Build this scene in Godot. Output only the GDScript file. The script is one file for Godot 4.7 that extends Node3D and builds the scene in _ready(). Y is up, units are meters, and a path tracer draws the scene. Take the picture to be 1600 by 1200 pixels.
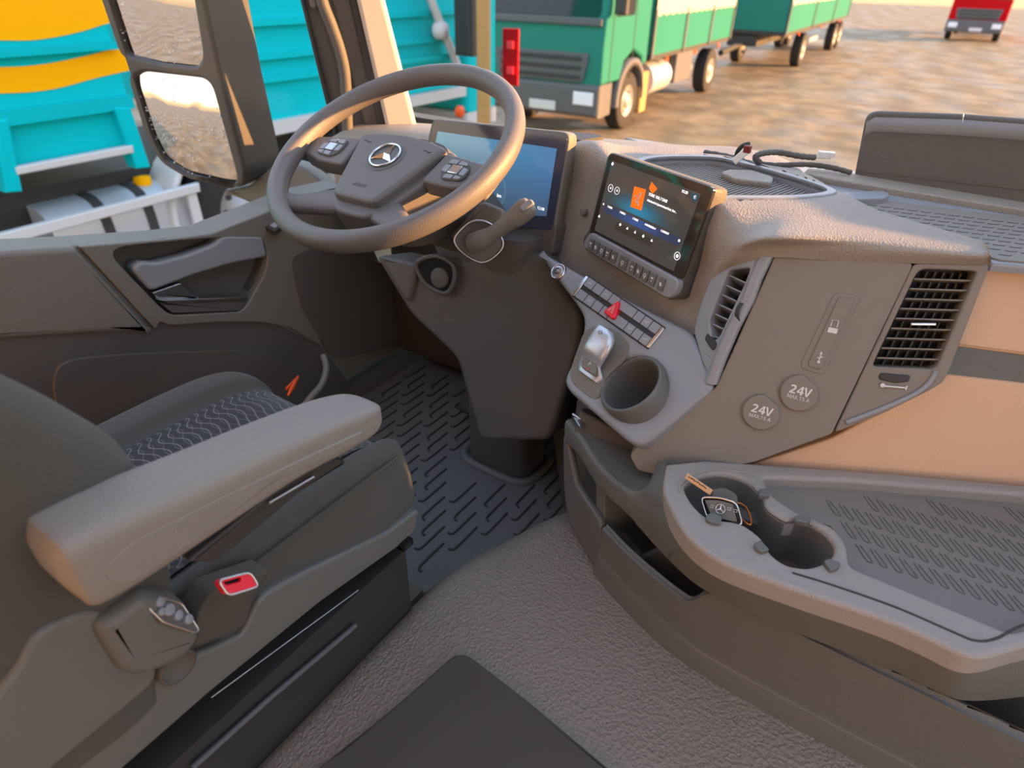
extends Node3D
# The inside of a truck cab seen from the passenger side. World: x right, y up (0 = cab floor), -z forward; the yard lies at YARD.

const CAM := Vector3(0, 1.05, 0)
const YARD := -1.6
var eye := Basis(Vector3(0.8279, 0.0176, -0.5605), Vector3(-0.3167, 0.8396, -0.4414), Vector3(0.4628, 0.543, 0.7007)).orthonormalized()
var M := {}
var T := {}


# ---------------------------------------------------------------- mesh building
class MB:
	var v := PackedVector3Array()
	var n := PackedVector3Array()
	var u := PackedVector2Array()
	var ix := PackedInt32Array()

	func vert(p: Vector3, nn: Vector3, uv := Vector2.ZERO) -> int:
		v.append(p)
		n.append(nn)
		u.append(uv)
		return v.size() - 1

	func tri(a: int, b: int, c: int) -> void:
		var g := (v[b] - v[a]).cross(v[c] - v[a])
		if g.length_squared() < 1e-22:
			return
		if g.dot(n[a] + n[b] + n[c]) > 0.0:
			ix.append_array([a, c, b])
		else:
			ix.append_array([a, b, c])

	func quad(a: int, b: int, c: int, d: int) -> void:
		tri(a, b, c)
		tri(a, c, d)

	# a smooth surface through rows of points; closed joins the ends of each row; hint is the way an open one faces
	func grid(rows: Array, closed := false, hint := Vector3.ZERO, skip := PackedVector2Array()) -> void:
		var R := rows.size()
		var C: int = rows[0].size()
		var nn := []
		var s := 0.0
		for i in R:
			var cen := Vector3.ZERO
			for p in rows[i]:
				cen += p
			cen /= C
			var line := PackedVector3Array()
			for j in C:
				var jl := (j - 1 + C) % C if closed else maxi(j - 1, 0)
				var jr := (j + 1) % C if closed else mini(j + 1, C - 1)
				var du: Vector3 = rows[i][jr] - rows[i][jl]
				var dv: Vector3 = rows[mini(i + 1, R - 1)][j] - rows[maxi(i - 1, 0)][j]
				var q := du.cross(dv)
				if q.length_squared() < 1e-20:
					var i2 := i + 1 if i == 0 else i - 1
					du = rows[i2][jr] - rows[i2][jl]
					q = du.cross(dv)
				q = q.normalized()
				line.append(q)
				s += q.dot(rows[i][j] - cen) if closed else q.dot(hint)
			nn.append(line)
		var f := -1.0 if s < 0.0 else 1.0
		var base := v.size()
		for i in R:
			for j in C:
				vert(rows[i][j], nn[i][j] * f, Vector2(float(j) / (C - 1), float(i) / (R - 1)))
		for i in R - 1:
			for j in (C if closed else C - 1):
				var j2 := (j + 1) % C
				if not skip.is_empty():
					var inside := false
					for p in [rows[i][j], rows[i][j2], rows[i + 1][j], rows[i + 1][j2]]:
						inside = inside or p.y > 0.7 and Geometry2D.is_point_in_polygon(Vector2(p.x, p.z), skip)
					if inside:
						continue
				quad(base + i * C + j, base + i * C + j2, base + (i + 1) * C + j2, base + (i + 1) * C + j)

	func cap(ring: PackedVector3Array, nn: Vector3) -> void:
		var cen := Vector3.ZERO
		for p in ring:
			cen += p
		var c := vert(cen / ring.size(), nn)
		var b := v.size()
		for p in ring:
			vert(p, nn)
		for i in ring.size():
			tri(c, b + i, b + (i + 1) % ring.size())

	# closed rings lofted into a solid
	func loft(rings: Array, cap_a := true, cap_b := true) -> void:
		grid(rings, true)
		var k := rings.size() - 1
		if cap_a:
			cap(rings[0], (mid(rings[0]) - mid(rings[1])).normalized())
		if cap_b:
			cap(rings[k], (mid(rings[k]) - mid(rings[k - 1])).normalized())

	static func mid(r: PackedVector3Array) -> Vector3:
		var c := Vector3.ZERO
		for p in r:
			c += p
		return c / r.size()

	func tube(path: PackedVector3Array, r, sides := 8, closed := false) -> void:
		var rings := []
		var k := path.size()
		var up := Vector3.ZERO
		for i in k:
			var d := (path[(i + 1) % k] - path[(i - 1 + k) % k]) if closed else (path[mini(i + 1, k - 1)] - path[maxi(i - 1, 0)])
			d = d.normalized()
			if i == 0:
				up = d.cross(Vector3(0.31, 0.87, 0.22)).normalized()
			up = (up - d * up.dot(d)).normalized()
			var w := d.cross(up)
			var ring := PackedVector3Array()
			var rr: float = r if r is float else r[i]
			for a in sides:
				var t := TAU * a / sides
				ring.append(path[i] + (up * cos(t) + w * sin(t)) * rr)
			rings.append(ring)
		if closed:
			rings.append(rings[0])
			grid(rings, true)
		else:
			loft(rings)

	# a profile of [radius, height] turned about an axis; hard gives every segment its own flat edge
	func lathe(o: Vector3, axis: Vector3, prof: Array, segs := 24, hard := false) -> void:
		axis = axis.normalized()
		var e := axis.cross(Vector3(0.13, 0.21, 0.97) if absf(axis.z) < 0.9 else Vector3(0.1, 0.99, 0)).normalized()
		var w := axis.cross(e)
		var rings := []
		for q in prof:
			var ring := PackedVector3Array()
			for a in segs:
				var t := TAU * a / segs
				ring.append(o + axis * q[1] + (e * cos(t) + w * sin(t)) * maxf(q[0], 1e-5))
			rings.append(ring)
		if not hard:
			grid(rings, true)
			return
		for i in rings.size() - 1:
			var d: Vector2 = Vector2(prof[i + 1][0] - prof[i][0], prof[i + 1][1] - prof[i][1]).normalized()
			var b := v.size()
			for k in 2:
				for a in segs:
					var t := TAU * a / segs
					vert(rings[i + k][a], (e * cos(t) + w * sin(t)) * d.y - axis * d.x)
			for a in segs:
				quad(b + a, b + (a + 1) % segs, b + segs + (a + 1) % segs, b + segs + a)

	# an outline (points in one plane, face towards nn) with depth, a rounded front edge and holes
	func plate(pts: PackedVector3Array, nn: Vector3, depth: float, bev := 0.003, holes := [], both := false, right := Vector3.ZERO, fine := 0.006) -> void:
		nn = nn.normalized()
		var ax := right - nn * right.dot(nn)
		if ax.length() < 1e-4:
			ax = Vector3.UP.cross(nn)
			if ax.length() < 0.1:
				ax = Vector3.RIGHT - nn * nn.x
		ax = ax.normalized()
		var ay := nn.cross(ax)
		var o := mid(pts)
		var flat := []
		for c in [pts] + holes:
			var q := PackedVector2Array()
			for i in c.size():
				var p := Vector2((c[i] - o).dot(ax), (c[i] - o).dot(ay))
				var p2 := Vector2((c[(i + 1) % c.size()] - o).dot(ax), (c[(i + 1) % c.size()] - o).dot(ay))
				var parts := 1 if holes.is_empty() else maxi(1, ceili(p.distance_to(p2) / fine))
				for k in parts:
					q.append(p.lerp(p2, float(k) / parts))
			var area := 0.0
			for i in q.size():
				area += q[i].cross(q[(i + 1) % q.size()])
			if (area < 0.0) == flat.is_empty():
				q.reverse()
			flat.append(q)
		var steps := 3
		var insets := []
		if both and bev > 0.0:
			for k in steps:
				var a := PI / 2 * (1.0 - float(k) / steps)
				insets.append([bev * (1 - cos(a)), -depth + bev * (1 - sin(a)), cos(a), -sin(a)])
		else:
			insets.append([0.0, -depth, 1.0, 0.0])
		if bev > 0.0:
			for k in steps + 1:
				var a := PI / 2 * k / steps
				insets.append([bev * (1 - cos(a)), -bev + bev * sin(a), cos(a), sin(a)])
		else:
			insets.append([0.0, 0.0, 1.0, 0.0])
		var tops := []
		var bottoms := []
		for q in flat:
			var C: int = q.size()
			var en := PackedVector2Array()
			for i in C:
				var d: Vector2 = (q[(i + 1) % C] - q[i]).normalized()
				en.append(Vector2(d.y, -d.x))
			var miter := PackedVector2Array()
			for i in C:
				var a := en[(i - 1 + C) % C]
				miter.append((a + en[i]) / maxf(1.0 + a.dot(en[i]), 0.3))
			for i in C:
				var i2 := (i + 1) % C
				var nA := en[i] if en[(i - 1 + C) % C].dot(en[i]) < 0.8 else miter[i].normalized()
				var nB := en[i] if en[i].dot(en[i2]) < 0.8 else miter[i2].normalized()
				var last := [-1, -1]
				for s in insets:
					var here := []
					for e in 2:
						var p: Vector2 = q[i] - miter[i] * s[0] if e == 0 else q[i2] - miter[i2] * s[0]
						var w := nA if e == 0 else nB
						here.append(vert(o + ax * p.x + ay * p.y + nn * s[1], ((ax * w.x + ay * w.y) * s[2] + nn * s[3]).normalized()))
					if last[0] >= 0:
						quad(last[0], last[1], here[1], here[0])
					last = here
			var t := PackedVector2Array()
			var bt := PackedVector2Array()
			for i in C:
				t.append(q[i] - miter[i] * insets[-1][0])
				bt.append(q[i] - miter[i] * insets[0][0])
			tops.append(t)
			bottoms.append(bt)
		# one triangulation of the outline with its holes keyed in, used for front and back
		var all := PackedVector2Array()
		var starts := []
		for q in flat:
			starts.append(all.size())
			all.append_array(q)
		var idx := PackedInt32Array()
		if flat.size() == 1:
			idx = Geometry2D.triangulate_polygon(all)
		else:
			var raw := Geometry2D.triangulate_delaunay(all)
			for i in range(0, raw.size(), 3):
				var c := (all[raw[i]] + all[raw[i + 1]] + all[raw[i + 2]]) / 3.0
				var keep := Geometry2D.is_point_in_polygon(c, flat[0])
				for k in range(1, flat.size()):
					keep = keep and not Geometry2D.is_point_in_polygon(c, flat[k])
				if keep:
					idx.append_array([raw[i], raw[i + 1], raw[i + 2]])
		if idx.is_empty():
			print("no triangulation: ", all.size(), " ", o, " ", holes.size())
		for side in 2:
			var ends := PackedVector2Array()
			for q in (tops if side == 0 else bottoms):
				ends.append_array(q)
			var lo := Vector2(INF, INF)
			var hi := -lo
			for p in ends:
				lo = lo.min(p)
				hi = hi.max(p)
			var b := v.size()
			for p in ends:
				vert(o + ax * p.x + ay * p.y + (Vector3.ZERO if side == 0 else -nn * depth), nn if side == 0 else -nn, Vector2((p.x - lo.x) / (hi.x - lo.x), (hi.y - p.y) / (hi.y - lo.y)))
			for i in range(0, idx.size(), 3):
				tri(b + idx[i], b + idx[i + 1], b + idx[i + 2])

	# a box with rounded edges
	func box(c: Vector3, size: Vector3, bev := 0.004, b := Basis()) -> void:
		var h := size / 2
		var pts := PackedVector3Array([c + b * Vector3(-h.x, -h.y, h.z), c + b * Vector3(h.x, -h.y, h.z), c + b * Vector3(h.x, h.y, h.z), c + b * Vector3(-h.x, h.y, h.z)])
		plate(pts, b.z, size.z, minf(bev, size[size.min_axis_index()] * 0.45), [], true, b.x)

	# a bulging face on an outline
	func dome(pts: PackedVector3Array, nn: Vector3, bulge: float, right := Vector3.RIGHT) -> void:
		var c := mid(pts)
		var b := v.size()
		var K := 10
		var C := pts.size()
		for k in K + 1:
			var s := float(k) / K
			for p in pts:
				var d := p - c
				vert(c + d * s + nn * bulge * (1 - s * s), (nn + d.normalized() * (2 * bulge * s / maxf(d.length(), 1e-4))).normalized())
		for k in K:
			for i in C:
				quad(b + k * C + i, b + k * C + (i + 1) % C, b + (k + 1) * C + (i + 1) % C, b + (k + 1) * C + i)

	func mesh() -> ArrayMesh:
		var a := []
		a.resize(Mesh.ARRAY_MAX)
		a[Mesh.ARRAY_VERTEX] = v
		a[Mesh.ARRAY_NORMAL] = n
		a[Mesh.ARRAY_TEX_UV] = u
		a[Mesh.ARRAY_INDEX] = ix
		var m := ArrayMesh.new()
		m.add_surface_from_arrays(Mesh.PRIMITIVE_TRIANGLES, a)
		return m


# ---------------------------------------------------------------- helpers
# points of the place found along sight lines measured from the standpoint
func ray(x: float, y: float) -> Vector3:
	return (eye * Vector3(x - 800.0, 600.0 - y, -1000.0)).normalized()

func at(x: float, y: float, t: float) -> Vector3:
	return CAM + ray(x, y) * t

func hit(pl: Plane, x: float, y: float) -> Vector3:
	var r := ray(x, y)
	return CAM + r * ((pl.d - pl.normal.dot(CAM)) / pl.normal.dot(r))

func trace(pl: Plane, xy: Array) -> PackedVector3Array:
	var o := PackedVector3Array()
	for i in range(0, xy.size(), 2):
		o.append(hit(pl, xy[i], xy[i + 1]))
	return o

func pln(n: Vector3, p: Vector3) -> Plane:
	return Plane(n.normalized(), p)

func shift(pl: Plane, d: float) -> Plane:
	return Plane(pl.normal, pl.d + d)

# rounds the corners of an outline
func rp(pts: PackedVector3Array, r: float, seg := 5) -> PackedVector3Array:
	var o := PackedVector3Array()
	var C := pts.size()
	for i in C:
		var p := pts[i]
		var a := pts[(i - 1 + C) % C] - p
		var b := pts[(i + 1) % C] - p
		var pa := p + a.normalized() * minf(r, a.length() * 0.45)
		var pb := p + b.normalized() * minf(r, b.length() * 0.45)
		for k in seg + 1:
			var t := float(k) / seg
			o.append(pa.lerp(p, t).lerp(p.lerp(pb, t), t))
	return o

# a smooth line through points
func curve(pts: PackedVector3Array, k := 6, closed := false) -> PackedVector3Array:
	var o := PackedVector3Array()
	var C := pts.size()
	for i in (C if closed else C - 1):
		var a := pts[(i - 1 + C) % C] if closed else pts[maxi(i - 1, 0)]
		var b := pts[i]
		var c := pts[(i + 1) % C]
		var d := pts[(i + 2) % C] if closed else pts[mini(i + 2, C - 1)]
		for j in k:
			o.append(b.cubic_interpolate(c, a, d, float(j) / k))
	if not closed:
		o.append(pts[C - 1])
	return o

# refines rows of control points both ways
func sm(rows: Array, ku := 5, kv := 5, closed := false) -> Array:
	var a := []
	for r in rows:
		a.append(curve(r, ku, closed))
	var cols := []
	for j in a[0].size():
		var c := PackedVector3Array()
		for i in a.size():
			c.append(a[i][j])
		cols.append(curve(c, kv))
	var o := []
	for i in cols[0].size():
		var r := PackedVector3Array()
		for j in cols.size():
			r.append(cols[j][i])
		o.append(r)
	return o

# a rounded rectangle ring (superellipse) about c
func oval(c: Vector3, ax: Vector3, ay: Vector3, power := 2.0, segs := 24) -> PackedVector3Array:
	var o := PackedVector3Array()
	for i in segs:
		var t := TAU * i / segs
		o.append(c + ax * signf(cos(t)) * pow(absf(cos(t)), 2.0 / power) + ay * signf(sin(t)) * pow(absf(sin(t)), 2.0 / power))
	return o

func numbered_add(parent: Node, o: Node3D, called: String) -> void:
	var k := 0
	var nm := called
	while parent.has_node(NodePath(nm)):
		k += 1
		nm = "%s_%03d" % [called, k]
	o.name = nm
	parent.add_child(o, true)

# world-space offset of a part: a thing stands at its base, its parts are modelled in place
func away(parent: Node) -> Vector3:
	return -parent.position if parent != self and parent.get_parent() == self and not parent.has_meta("local") and not parent is MeshInstance3D else Vector3.ZERO

func obj(called: String, mb, m: Material, parent: Node = self, label := "") -> MeshInstance3D:
	var o := MeshInstance3D.new()
	o.mesh = mb.mesh() if mb is MB else mb
	o.material_override = m
	o.position = away(parent)
	if label:
		o.set_meta("label", label)
	numbered_add(parent, o, called)
	return o

func tag(o: Node, label: String, category: String, group := "", kind := "") -> Node:
	o.set_meta("label", label)
	if category:
		o.set_meta("category", category)
	if group:
		o.set_meta("group", group)
	if kind:
		o.set_meta("kind", kind)
	return o

func thing(called: String, label: String, category: String, p := Vector3.ZERO, group := "", local := false) -> Node3D:
	var o := Node3D.new()
	o.position = p
	if local:
		o.set_meta("local", true)
	numbered_add(self, o, called)
	tag(o, label, category, group)
	return o

func struct(called: String, mb, m: Material, label: String, category: String, parent: Node = self) -> MeshInstance3D:
	var o := obj(called, mb, m, parent)
	tag(o, label, category, "", "structure")
	return o

# lettering lying on a surface
func txt(s: String, h: float, p: Vector3, right: Vector3, nn: Vector3, m: Material, parent: Node, called := "lettering", bold := false) -> void:
	var t := TextMesh.new()
	t.text = s
	var f := SystemFont.new()
	f.font_names = PackedStringArray(["Droid Sans"])
	if bold:
		f.font_weight = 700
	t.font = f
	t.font_size = 32
	t.pixel_size = h / 23.0
	t.depth = 0.0005
	t.curve_step = 2.0
	var o := MeshInstance3D.new()
	o.mesh = t
	o.material_override = m
	right = (right - nn * right.dot(nn)).normalized()
	o.transform = Transform3D(Basis(right, nn.cross(right), nn), p + nn * 0.0003 + away(parent))
	numbered_add(parent, o, called)

func mt(col: Color, rough := 0.6, metal := 0.0, grain := "", size := 0.05, depth := 0.5, spec := 0.5) -> StandardMaterial3D:
	var m := StandardMaterial3D.new()
	m.albedo_color = col
	m.roughness = rough
	m.metallic = metal
	m.metallic_specular = spec
	if grain:
		m.normal_enabled = true
		m.normal_texture = T[grain]
		m.normal_scale = depth
		m.uv1_triplanar = true
		m.uv1_world_triplanar = true
		m.uv1_scale = Vector3.ONE / size
	return m

func noise_tex(kind: int, freq: float, normal: bool, bump := 4.0, ramp: Gradient = null, octaves := 3) -> NoiseTexture2D:
	var f := FastNoiseLite.new()
	f.noise_type = kind
	f.frequency = freq
	f.seed = 7
	f.fractal_octaves = octaves
	f.cellular_return_type = FastNoiseLite.RETURN_DISTANCE
	var t := NoiseTexture2D.new()
	t.width = 512
	t.height = 512
	t.seamless = true
	t.noise = f
	t.as_normal_map = normal
	t.bump_strength = bump
	if ramp:
		t.color_ramp = ramp
	return t

func glass(col: Color, a: float) -> StandardMaterial3D:
	var m := StandardMaterial3D.new()
	m.albedo_color = Color(col.r, col.g, col.b, a)
	m.transparency = BaseMaterial3D.TRANSPARENCY_ALPHA
	m.roughness = 0.02
	m.metallic_specular = 0.08
	return m

func materials() -> void:
	T.grain = noise_tex(FastNoiseLite.TYPE_CELLULAR, 0.06, true, 5.0, null, 2)
	T.leather = noise_tex(FastNoiseLite.TYPE_CELLULAR, 0.035, true, 9.0, null, 2)
	T.fuzz = noise_tex(FastNoiseLite.TYPE_SIMPLEX, 0.12, true, 6.0, null, 3)
	T.lumps = noise_tex(FastNoiseLite.TYPE_SIMPLEX, 0.012, true, 8.0, null, 5)
	M.plastic = mt(Color(0.47, 0.45, 0.41), 0.5, 0.0, "grain", 0.07, 1.0)
	M.pad = mt(Color(0.60, 0.56, 0.51), 0.55, 0.0, "grain", 0.09, 1.6)
	M.smooth = mt(Color(0.555, 0.565, 0.58), 0.34, 0.0, "grain", 0.05, 0.5)
	M.wheel = mt(Color(0.43, 0.405, 0.385), 0.45, 0.0, "grain", 0.05, 0.8)
	M.dark = mt(Color(0.36, 0.34, 0.315), 0.6, 0.0, "grain", 0.07, 0.8)
	M.black = mt(Color(0.22, 0.21, 0.20), 0.6)
	M.hole = mt(Color(0.07, 0.065, 0.06), 0.9)
	M.gloss = mt(Color(0.06, 0.06, 0.065), 0.12)
	M.panel = mt(Color(0.51, 0.475, 0.43), 0.6, 0.0, "grain", 0.05, 0.6)
	M.beige = mt(Color(0.86, 0.70, 0.56), 0.6, 0.0, "grain", 0.07, 0.8)
	M.console = mt(Color(0.405, 0.405, 0.385), 0.5, 0.0, "grain", 0.07, 0.9)
	M.tray = mt(Color(0.60, 0.57, 0.54), 0.55, 0.0, "grain", 0.06, 1.4)
	M.mat = mt(Color(0.49, 0.465, 0.44), 0.6, 0.0, "grain", 0.06, 1.0)
	M.rubber = mt(Color(0.40, 0.40, 0.39), 0.55, 0.0, "grain", 0.05, 0.25)
	M.vinyl = mt(Color(0.53, 0.485, 0.435), 0.5, 0.0, "leather", 0.12, 1.3)
	M.carpet = mt(Color(0.33, 0.31, 0.28), 0.95, 0.0, "fuzz", 0.03, 1.0)
	M.velour = mt(Color(0.33, 0.32, 0.29), 0.95, 0.0, "fuzz", 0.07, 1.6)
	M.velour.rim_enabled = true
	M.velour.rim = 0.6
	M.velour.rim_tint = 0.6
	M.arm = mt(Color(0.54, 0.51, 0.475), 0.6, 0.0, "grain", 0.05, 1.5)
	M.chrome = mt(Color(0.88, 0.88, 0.88), 0.18, 1.0)
	M.satin = mt(Color(0.78, 0.78, 0.78), 0.32, 1.0)
	M.white = mt(Color(0.9, 0.9, 0.88), 0.5)
	M.print = mt(Color(0.85, 0.84, 0.82), 0.6)
	M.glow = mt(Color(0.9, 0.9, 0.9), 0.5)
	M.glow.emission_enabled = true
	M.glow.emission = Color(0.9, 0.88, 0.9)
	M.glow.emission_energy_multiplier = 0.5
	M.red = mt(Color(0.93, 0.13, 0.22), 0.35)
	M.copper = mt(Color(0.85, 0.5, 0.25), 0.3, 0.9)
	M.mirror = mt(Color(0.86, 0.87, 0.88), 0.015, 1.0)
	M.teal = mt(Color(0.0, 0.74, 0.765), 0.7, 0.0, "", 0.05, 0.5, 0.2)
	M.orange = mt(Color(1.0, 0.70, 0.0), 0.7, 0.0, "", 0.05, 0.5, 0.2)
	M.tire = mt(Color(0.16, 0.155, 0.15), 0.85)
	M.rim = mt(Color(0.62, 0.62, 0.62), 0.5, 0.3)
	M.green = mt(Color(0.17, 0.47, 0.415), 0.7, 0.0, "", 0.05, 0.5, 0.2)
	M.chassis = mt(Color(0.22, 0.21, 0.2), 0.8)
	M.steel = mt(Color(0.74, 0.75, 0.77), 0.35, 0.25)
	M.tarp = mt(Color(0.70, 0.665, 0.62), 0.8, 0.0, "lumps", 1.5, 0.5)
	M.bumper = mt(Color(0.34, 0.34, 0.35), 0.6)
	M.redpaint = mt(Color(0.70, 0.02, 0.06), 0.6, 0.0, "", 0.05, 0.5, 0.2)
	M.lamp = mt(Color(0.9, 0.9, 0.92), 0.15)
	M.white_out = mt(Color(0.78, 0.78, 0.77), 0.6)
	M.wood = mt(Color(0.72, 0.56, 0.33), 0.8, 0.0, "lumps", 0.6, 0.8)
	M.amber = mt(Color(0.95, 0.35, 0.08), 0.4)
	M.light_trim = mt(Color(0.78, 0.74, 0.68), 0.8)
	M.carglass = mt(Color(0.10, 0.12, 0.13), 0.08)
	M.drop = mt(Color(0.93, 0.93, 0.93), 0.05)
	M.screen = mt(Color(0.22, 0.195, 0.175), 0.08)
	M.bezel = mt(Color(0.24, 0.26, 0.33), 0.12)


func _ready() -> void:
	var cam := Camera3D.new()
	cam.name = "camera"
	cam.transform = Transform3D(eye, CAM)
	cam.fov = 61.93
	cam.near = 0.05
	cam.far = 400.0
	var lens := CameraAttributesPhysical.new()
	lens.frustum_focal_length = 20.0
	lens.exposure_aperture = 3.6
	lens.frustum_focus_distance = 1.0
	lens.frustum_near = 0.05
	lens.frustum_far = 400.0
	cam.attributes = lens
	add_child(cam)
	cam.fov = 61.93
	var env := Environment.new()
	env.background_mode = Environment.BG_SKY
	var sm_ := ProceduralSkyMaterial.new()
	sm_.sky_top_color = Color(0.59, 0.665, 0.775)
	sm_.sky_horizon_color = Color(1.0, 0.88, 0.70)
	sm_.sky_curve = 0.12
	sm_.ground_bottom_color = Color(0.40, 0.34, 0.27)
	sm_.ground_horizon_color = Color(0.80, 0.66, 0.50)
	sm_.sky_energy_multiplier = 1.0
	sm_.sun_angle_max = 25.0
	var sky := Sky.new()
	sky.sky_material = sm_
	env.sky = sky
	env.background_energy_multiplier = 1.3
	env.tonemap_mode = Environment.TONE_MAPPER_LINEAR
	env.tonemap_exposure = 3.1
	env.sdfgi_enabled = true
	env.ssao_enabled = true
	env.ssil_enabled = true
	var we := WorldEnvironment.new()
	we.name = "sky"
	we.environment = env
	add_child(we)
	var sun := DirectionalLight3D.new()
	sun.name = "sun"
	sun.light_color = Color(1.0, 0.74, 0.46)
	sun.light_energy = 2.0
	sun.light_angular_distance = 1.0
	sun.shadow_enabled = true
	sun.look_at_from_position(Vector3.ZERO, -Vector3(0.835, 0.185, -0.52))
	add_child(sun)

	materials()
	yard()
	cab_shell()
	door()
	pillar()
	side_mirror()
	dashboard()
	instrument_display()
	multimedia_display()
	steering_column()
	steering_wheel()
	floor_and_tunnel()
	centre_console()
	key_fob()
	driver_seat()
	dash_items()
	container_truck()
	hall()
	green_truck()
	red_truck()


# ---------------------------------------------------------------- the setting
func yard() -> void:
	var ramp := Gradient.new()
	ramp.offsets = PackedFloat32Array([0.0, 0.35, 0.55, 0.75, 1.0])
	ramp.colors = PackedColorArray([Color(0.41, 0.345, 0.245), Color(0.47, 0.40, 0.285), Color(0.51, 0.435, 0.31), Color(0.55, 0.47, 0.34), Color(0.60, 0.52, 0.385)])
	var wet := Gradient.new()
	wet.offsets = PackedFloat32Array([0.0, 0.4, 0.6, 1.0])
	wet.colors = PackedColorArray([Color(0.45, 0.45, 0.45), Color(0.6, 0.6, 0.6), Color(0.8, 0.8, 0.8), Color(0.9, 0.9, 0.9)])
	var m := mt(Color(1, 1, 1), 1.0, 0.0, "lumps", 2.5, 0.22)
	m.albedo_texture = noise_tex(FastNoiseLite.TYPE_SIMPLEX, 0.012, false, 1.0, ramp, 5)
	m.roughness_texture = noise_tex(FastNoiseLite.TYPE_SIMPLEX, 0.008, false, 1.0, wet, 4)
	m.uv1_scale = Vector3.ONE / 9.0
	var g := MB.new()
	g.box(Vector3(0, YARD - 0.1, -20), Vector3(160, 0.2, 160), 0.0)
	struct("ground", g, m, "bare light brown dirt yard with damp patches outside the cab windows", "ground")


func cab_shell() -> void:
	var b := MB.new()
	b.box(Vector3(-0.18, -0.03, -0.1), Vector3(2.36, 0.06, 2.9), 0.0)
	struct("floor", b, M.dark, "dark cab floor under the rubber mat", "floor")
	b = MB.new()
	b.plate(PackedVector3Array([Vector3(-1.36, 1.90, 1.33), Vector3(1.0, 1.90, 1.33), Vector3(1.0, 1.90, -1.17), Vector3(-1.36, 1.90, -1.17)]), Vector3.DOWN, 0.06, 0.0, [PackedVector3Array([Vector3(-0.75, 1.90, 0.45), Vector3(0.45, 1.90, 0.45), Vector3(0.45, 1.90, -0.75), Vector3(-0.75, 1.90, -0.75)])])
	struct("ceiling", b, M.light_trim, "pale cab ceiling lining", "ceiling")
	b = MB.new()
	b.box(Vector3(-0.18, 0.93, 1.31), Vector3(2.36, 2.06, 0.06), 0.0)
	struct("wall_back", b, M.light_trim, "pale rear wall of the cab", "wall")
	b = MB.new()
	b.box(Vector3(-1.33, 0.93, 0.8), Vector3(0.07, 2.06, 1.0), 0.0)
	b.box(Vector3(-1.33, 1.8, -0.35), Vector3(0.07, 0.3, 1.5), 0.0)
	struct("wall_left", b, M.light_trim, "left side wall of the cab around the driver door", "wall")
	b = MB.new()
	b.box(Vector3(0.97, 0.93, 0.95), Vector3(0.06, 2.06, 0.7), 0.0)
	b.box(Vector3(0.97, 0.42, -1.09), Vector3(0.06, 0.96, 0.74), 0.0)
	b.box(Vector3(0.97, 1.84, -0.5), Vector3(0.06, 0.22, 1.5), 0.0)
	struct("wall_right", b, M.light_trim, "right side wall of the cab around the open passenger doorway", "wall")
	b = MB.new()
	b.box(Vector3(-0.18, 0.3, -1.46), Vector3(2.36, 0.8, 0.05), 0.0)
	struct("wall_front", b, M.dark, "dark front wall of the footwell below the windscreen", "wall")
	b = MB.new()
	b.box(Vector3(-0.18, 1.86, -1.13), Vector3(2.36, 0.2, 0.06), 0.0)
	struct("trim_1", b, M.light_trim, "header above the windscreen", "trim")
	# windscreen
	var w := MB.new()
	var wn := Vector3(0, 0.26, 0.96).normalized()
	w.plate(PackedVector3Array([Vector3(-1.2, 0.70, -1.40), Vector3(0.93, 0.70, -1.40), Vector3(0.93, 1.78, -1.108), Vector3(-1.2, 1.78, -1.108)]), wn, 0.006, 0.0)
	struct("window_1", w, glass(Color(0.05, 0.06, 0.06), 0.004), "clear windscreen above the dashboard", "window")
	var hatch := MB.new()
	hatch.plate(PackedVector3Array([Vector3(-0.75, 1.93, 0.45), Vector3(0.45, 1.93, 0.45), Vector3(0.45, 1.93, -0.75), Vector3(-0.75, 1.93, -0.75)]), Vector3.DOWN, 0.006, 0.0)
	struct("window_3", hatch, glass(Color(0.05, 0.06, 0.06), 0.004), "glass roof hatch of the cab", "window")
	# right windscreen post with the front of the door frame
	var p := MB.new()
	p.plate(PackedVector3Array([Vector3(1.0, 0.68, -1.45), Vector3(1.0, 0.68, -0.98), Vector3(1.0, 1.9, -0.80), Vector3(1.0, 1.9, -1.12)]), Vector3.RIGHT, 0.09, 0.02, [], true)
	struct("trim_2", p, M.dark, "right windscreen post", "trim")


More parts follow.
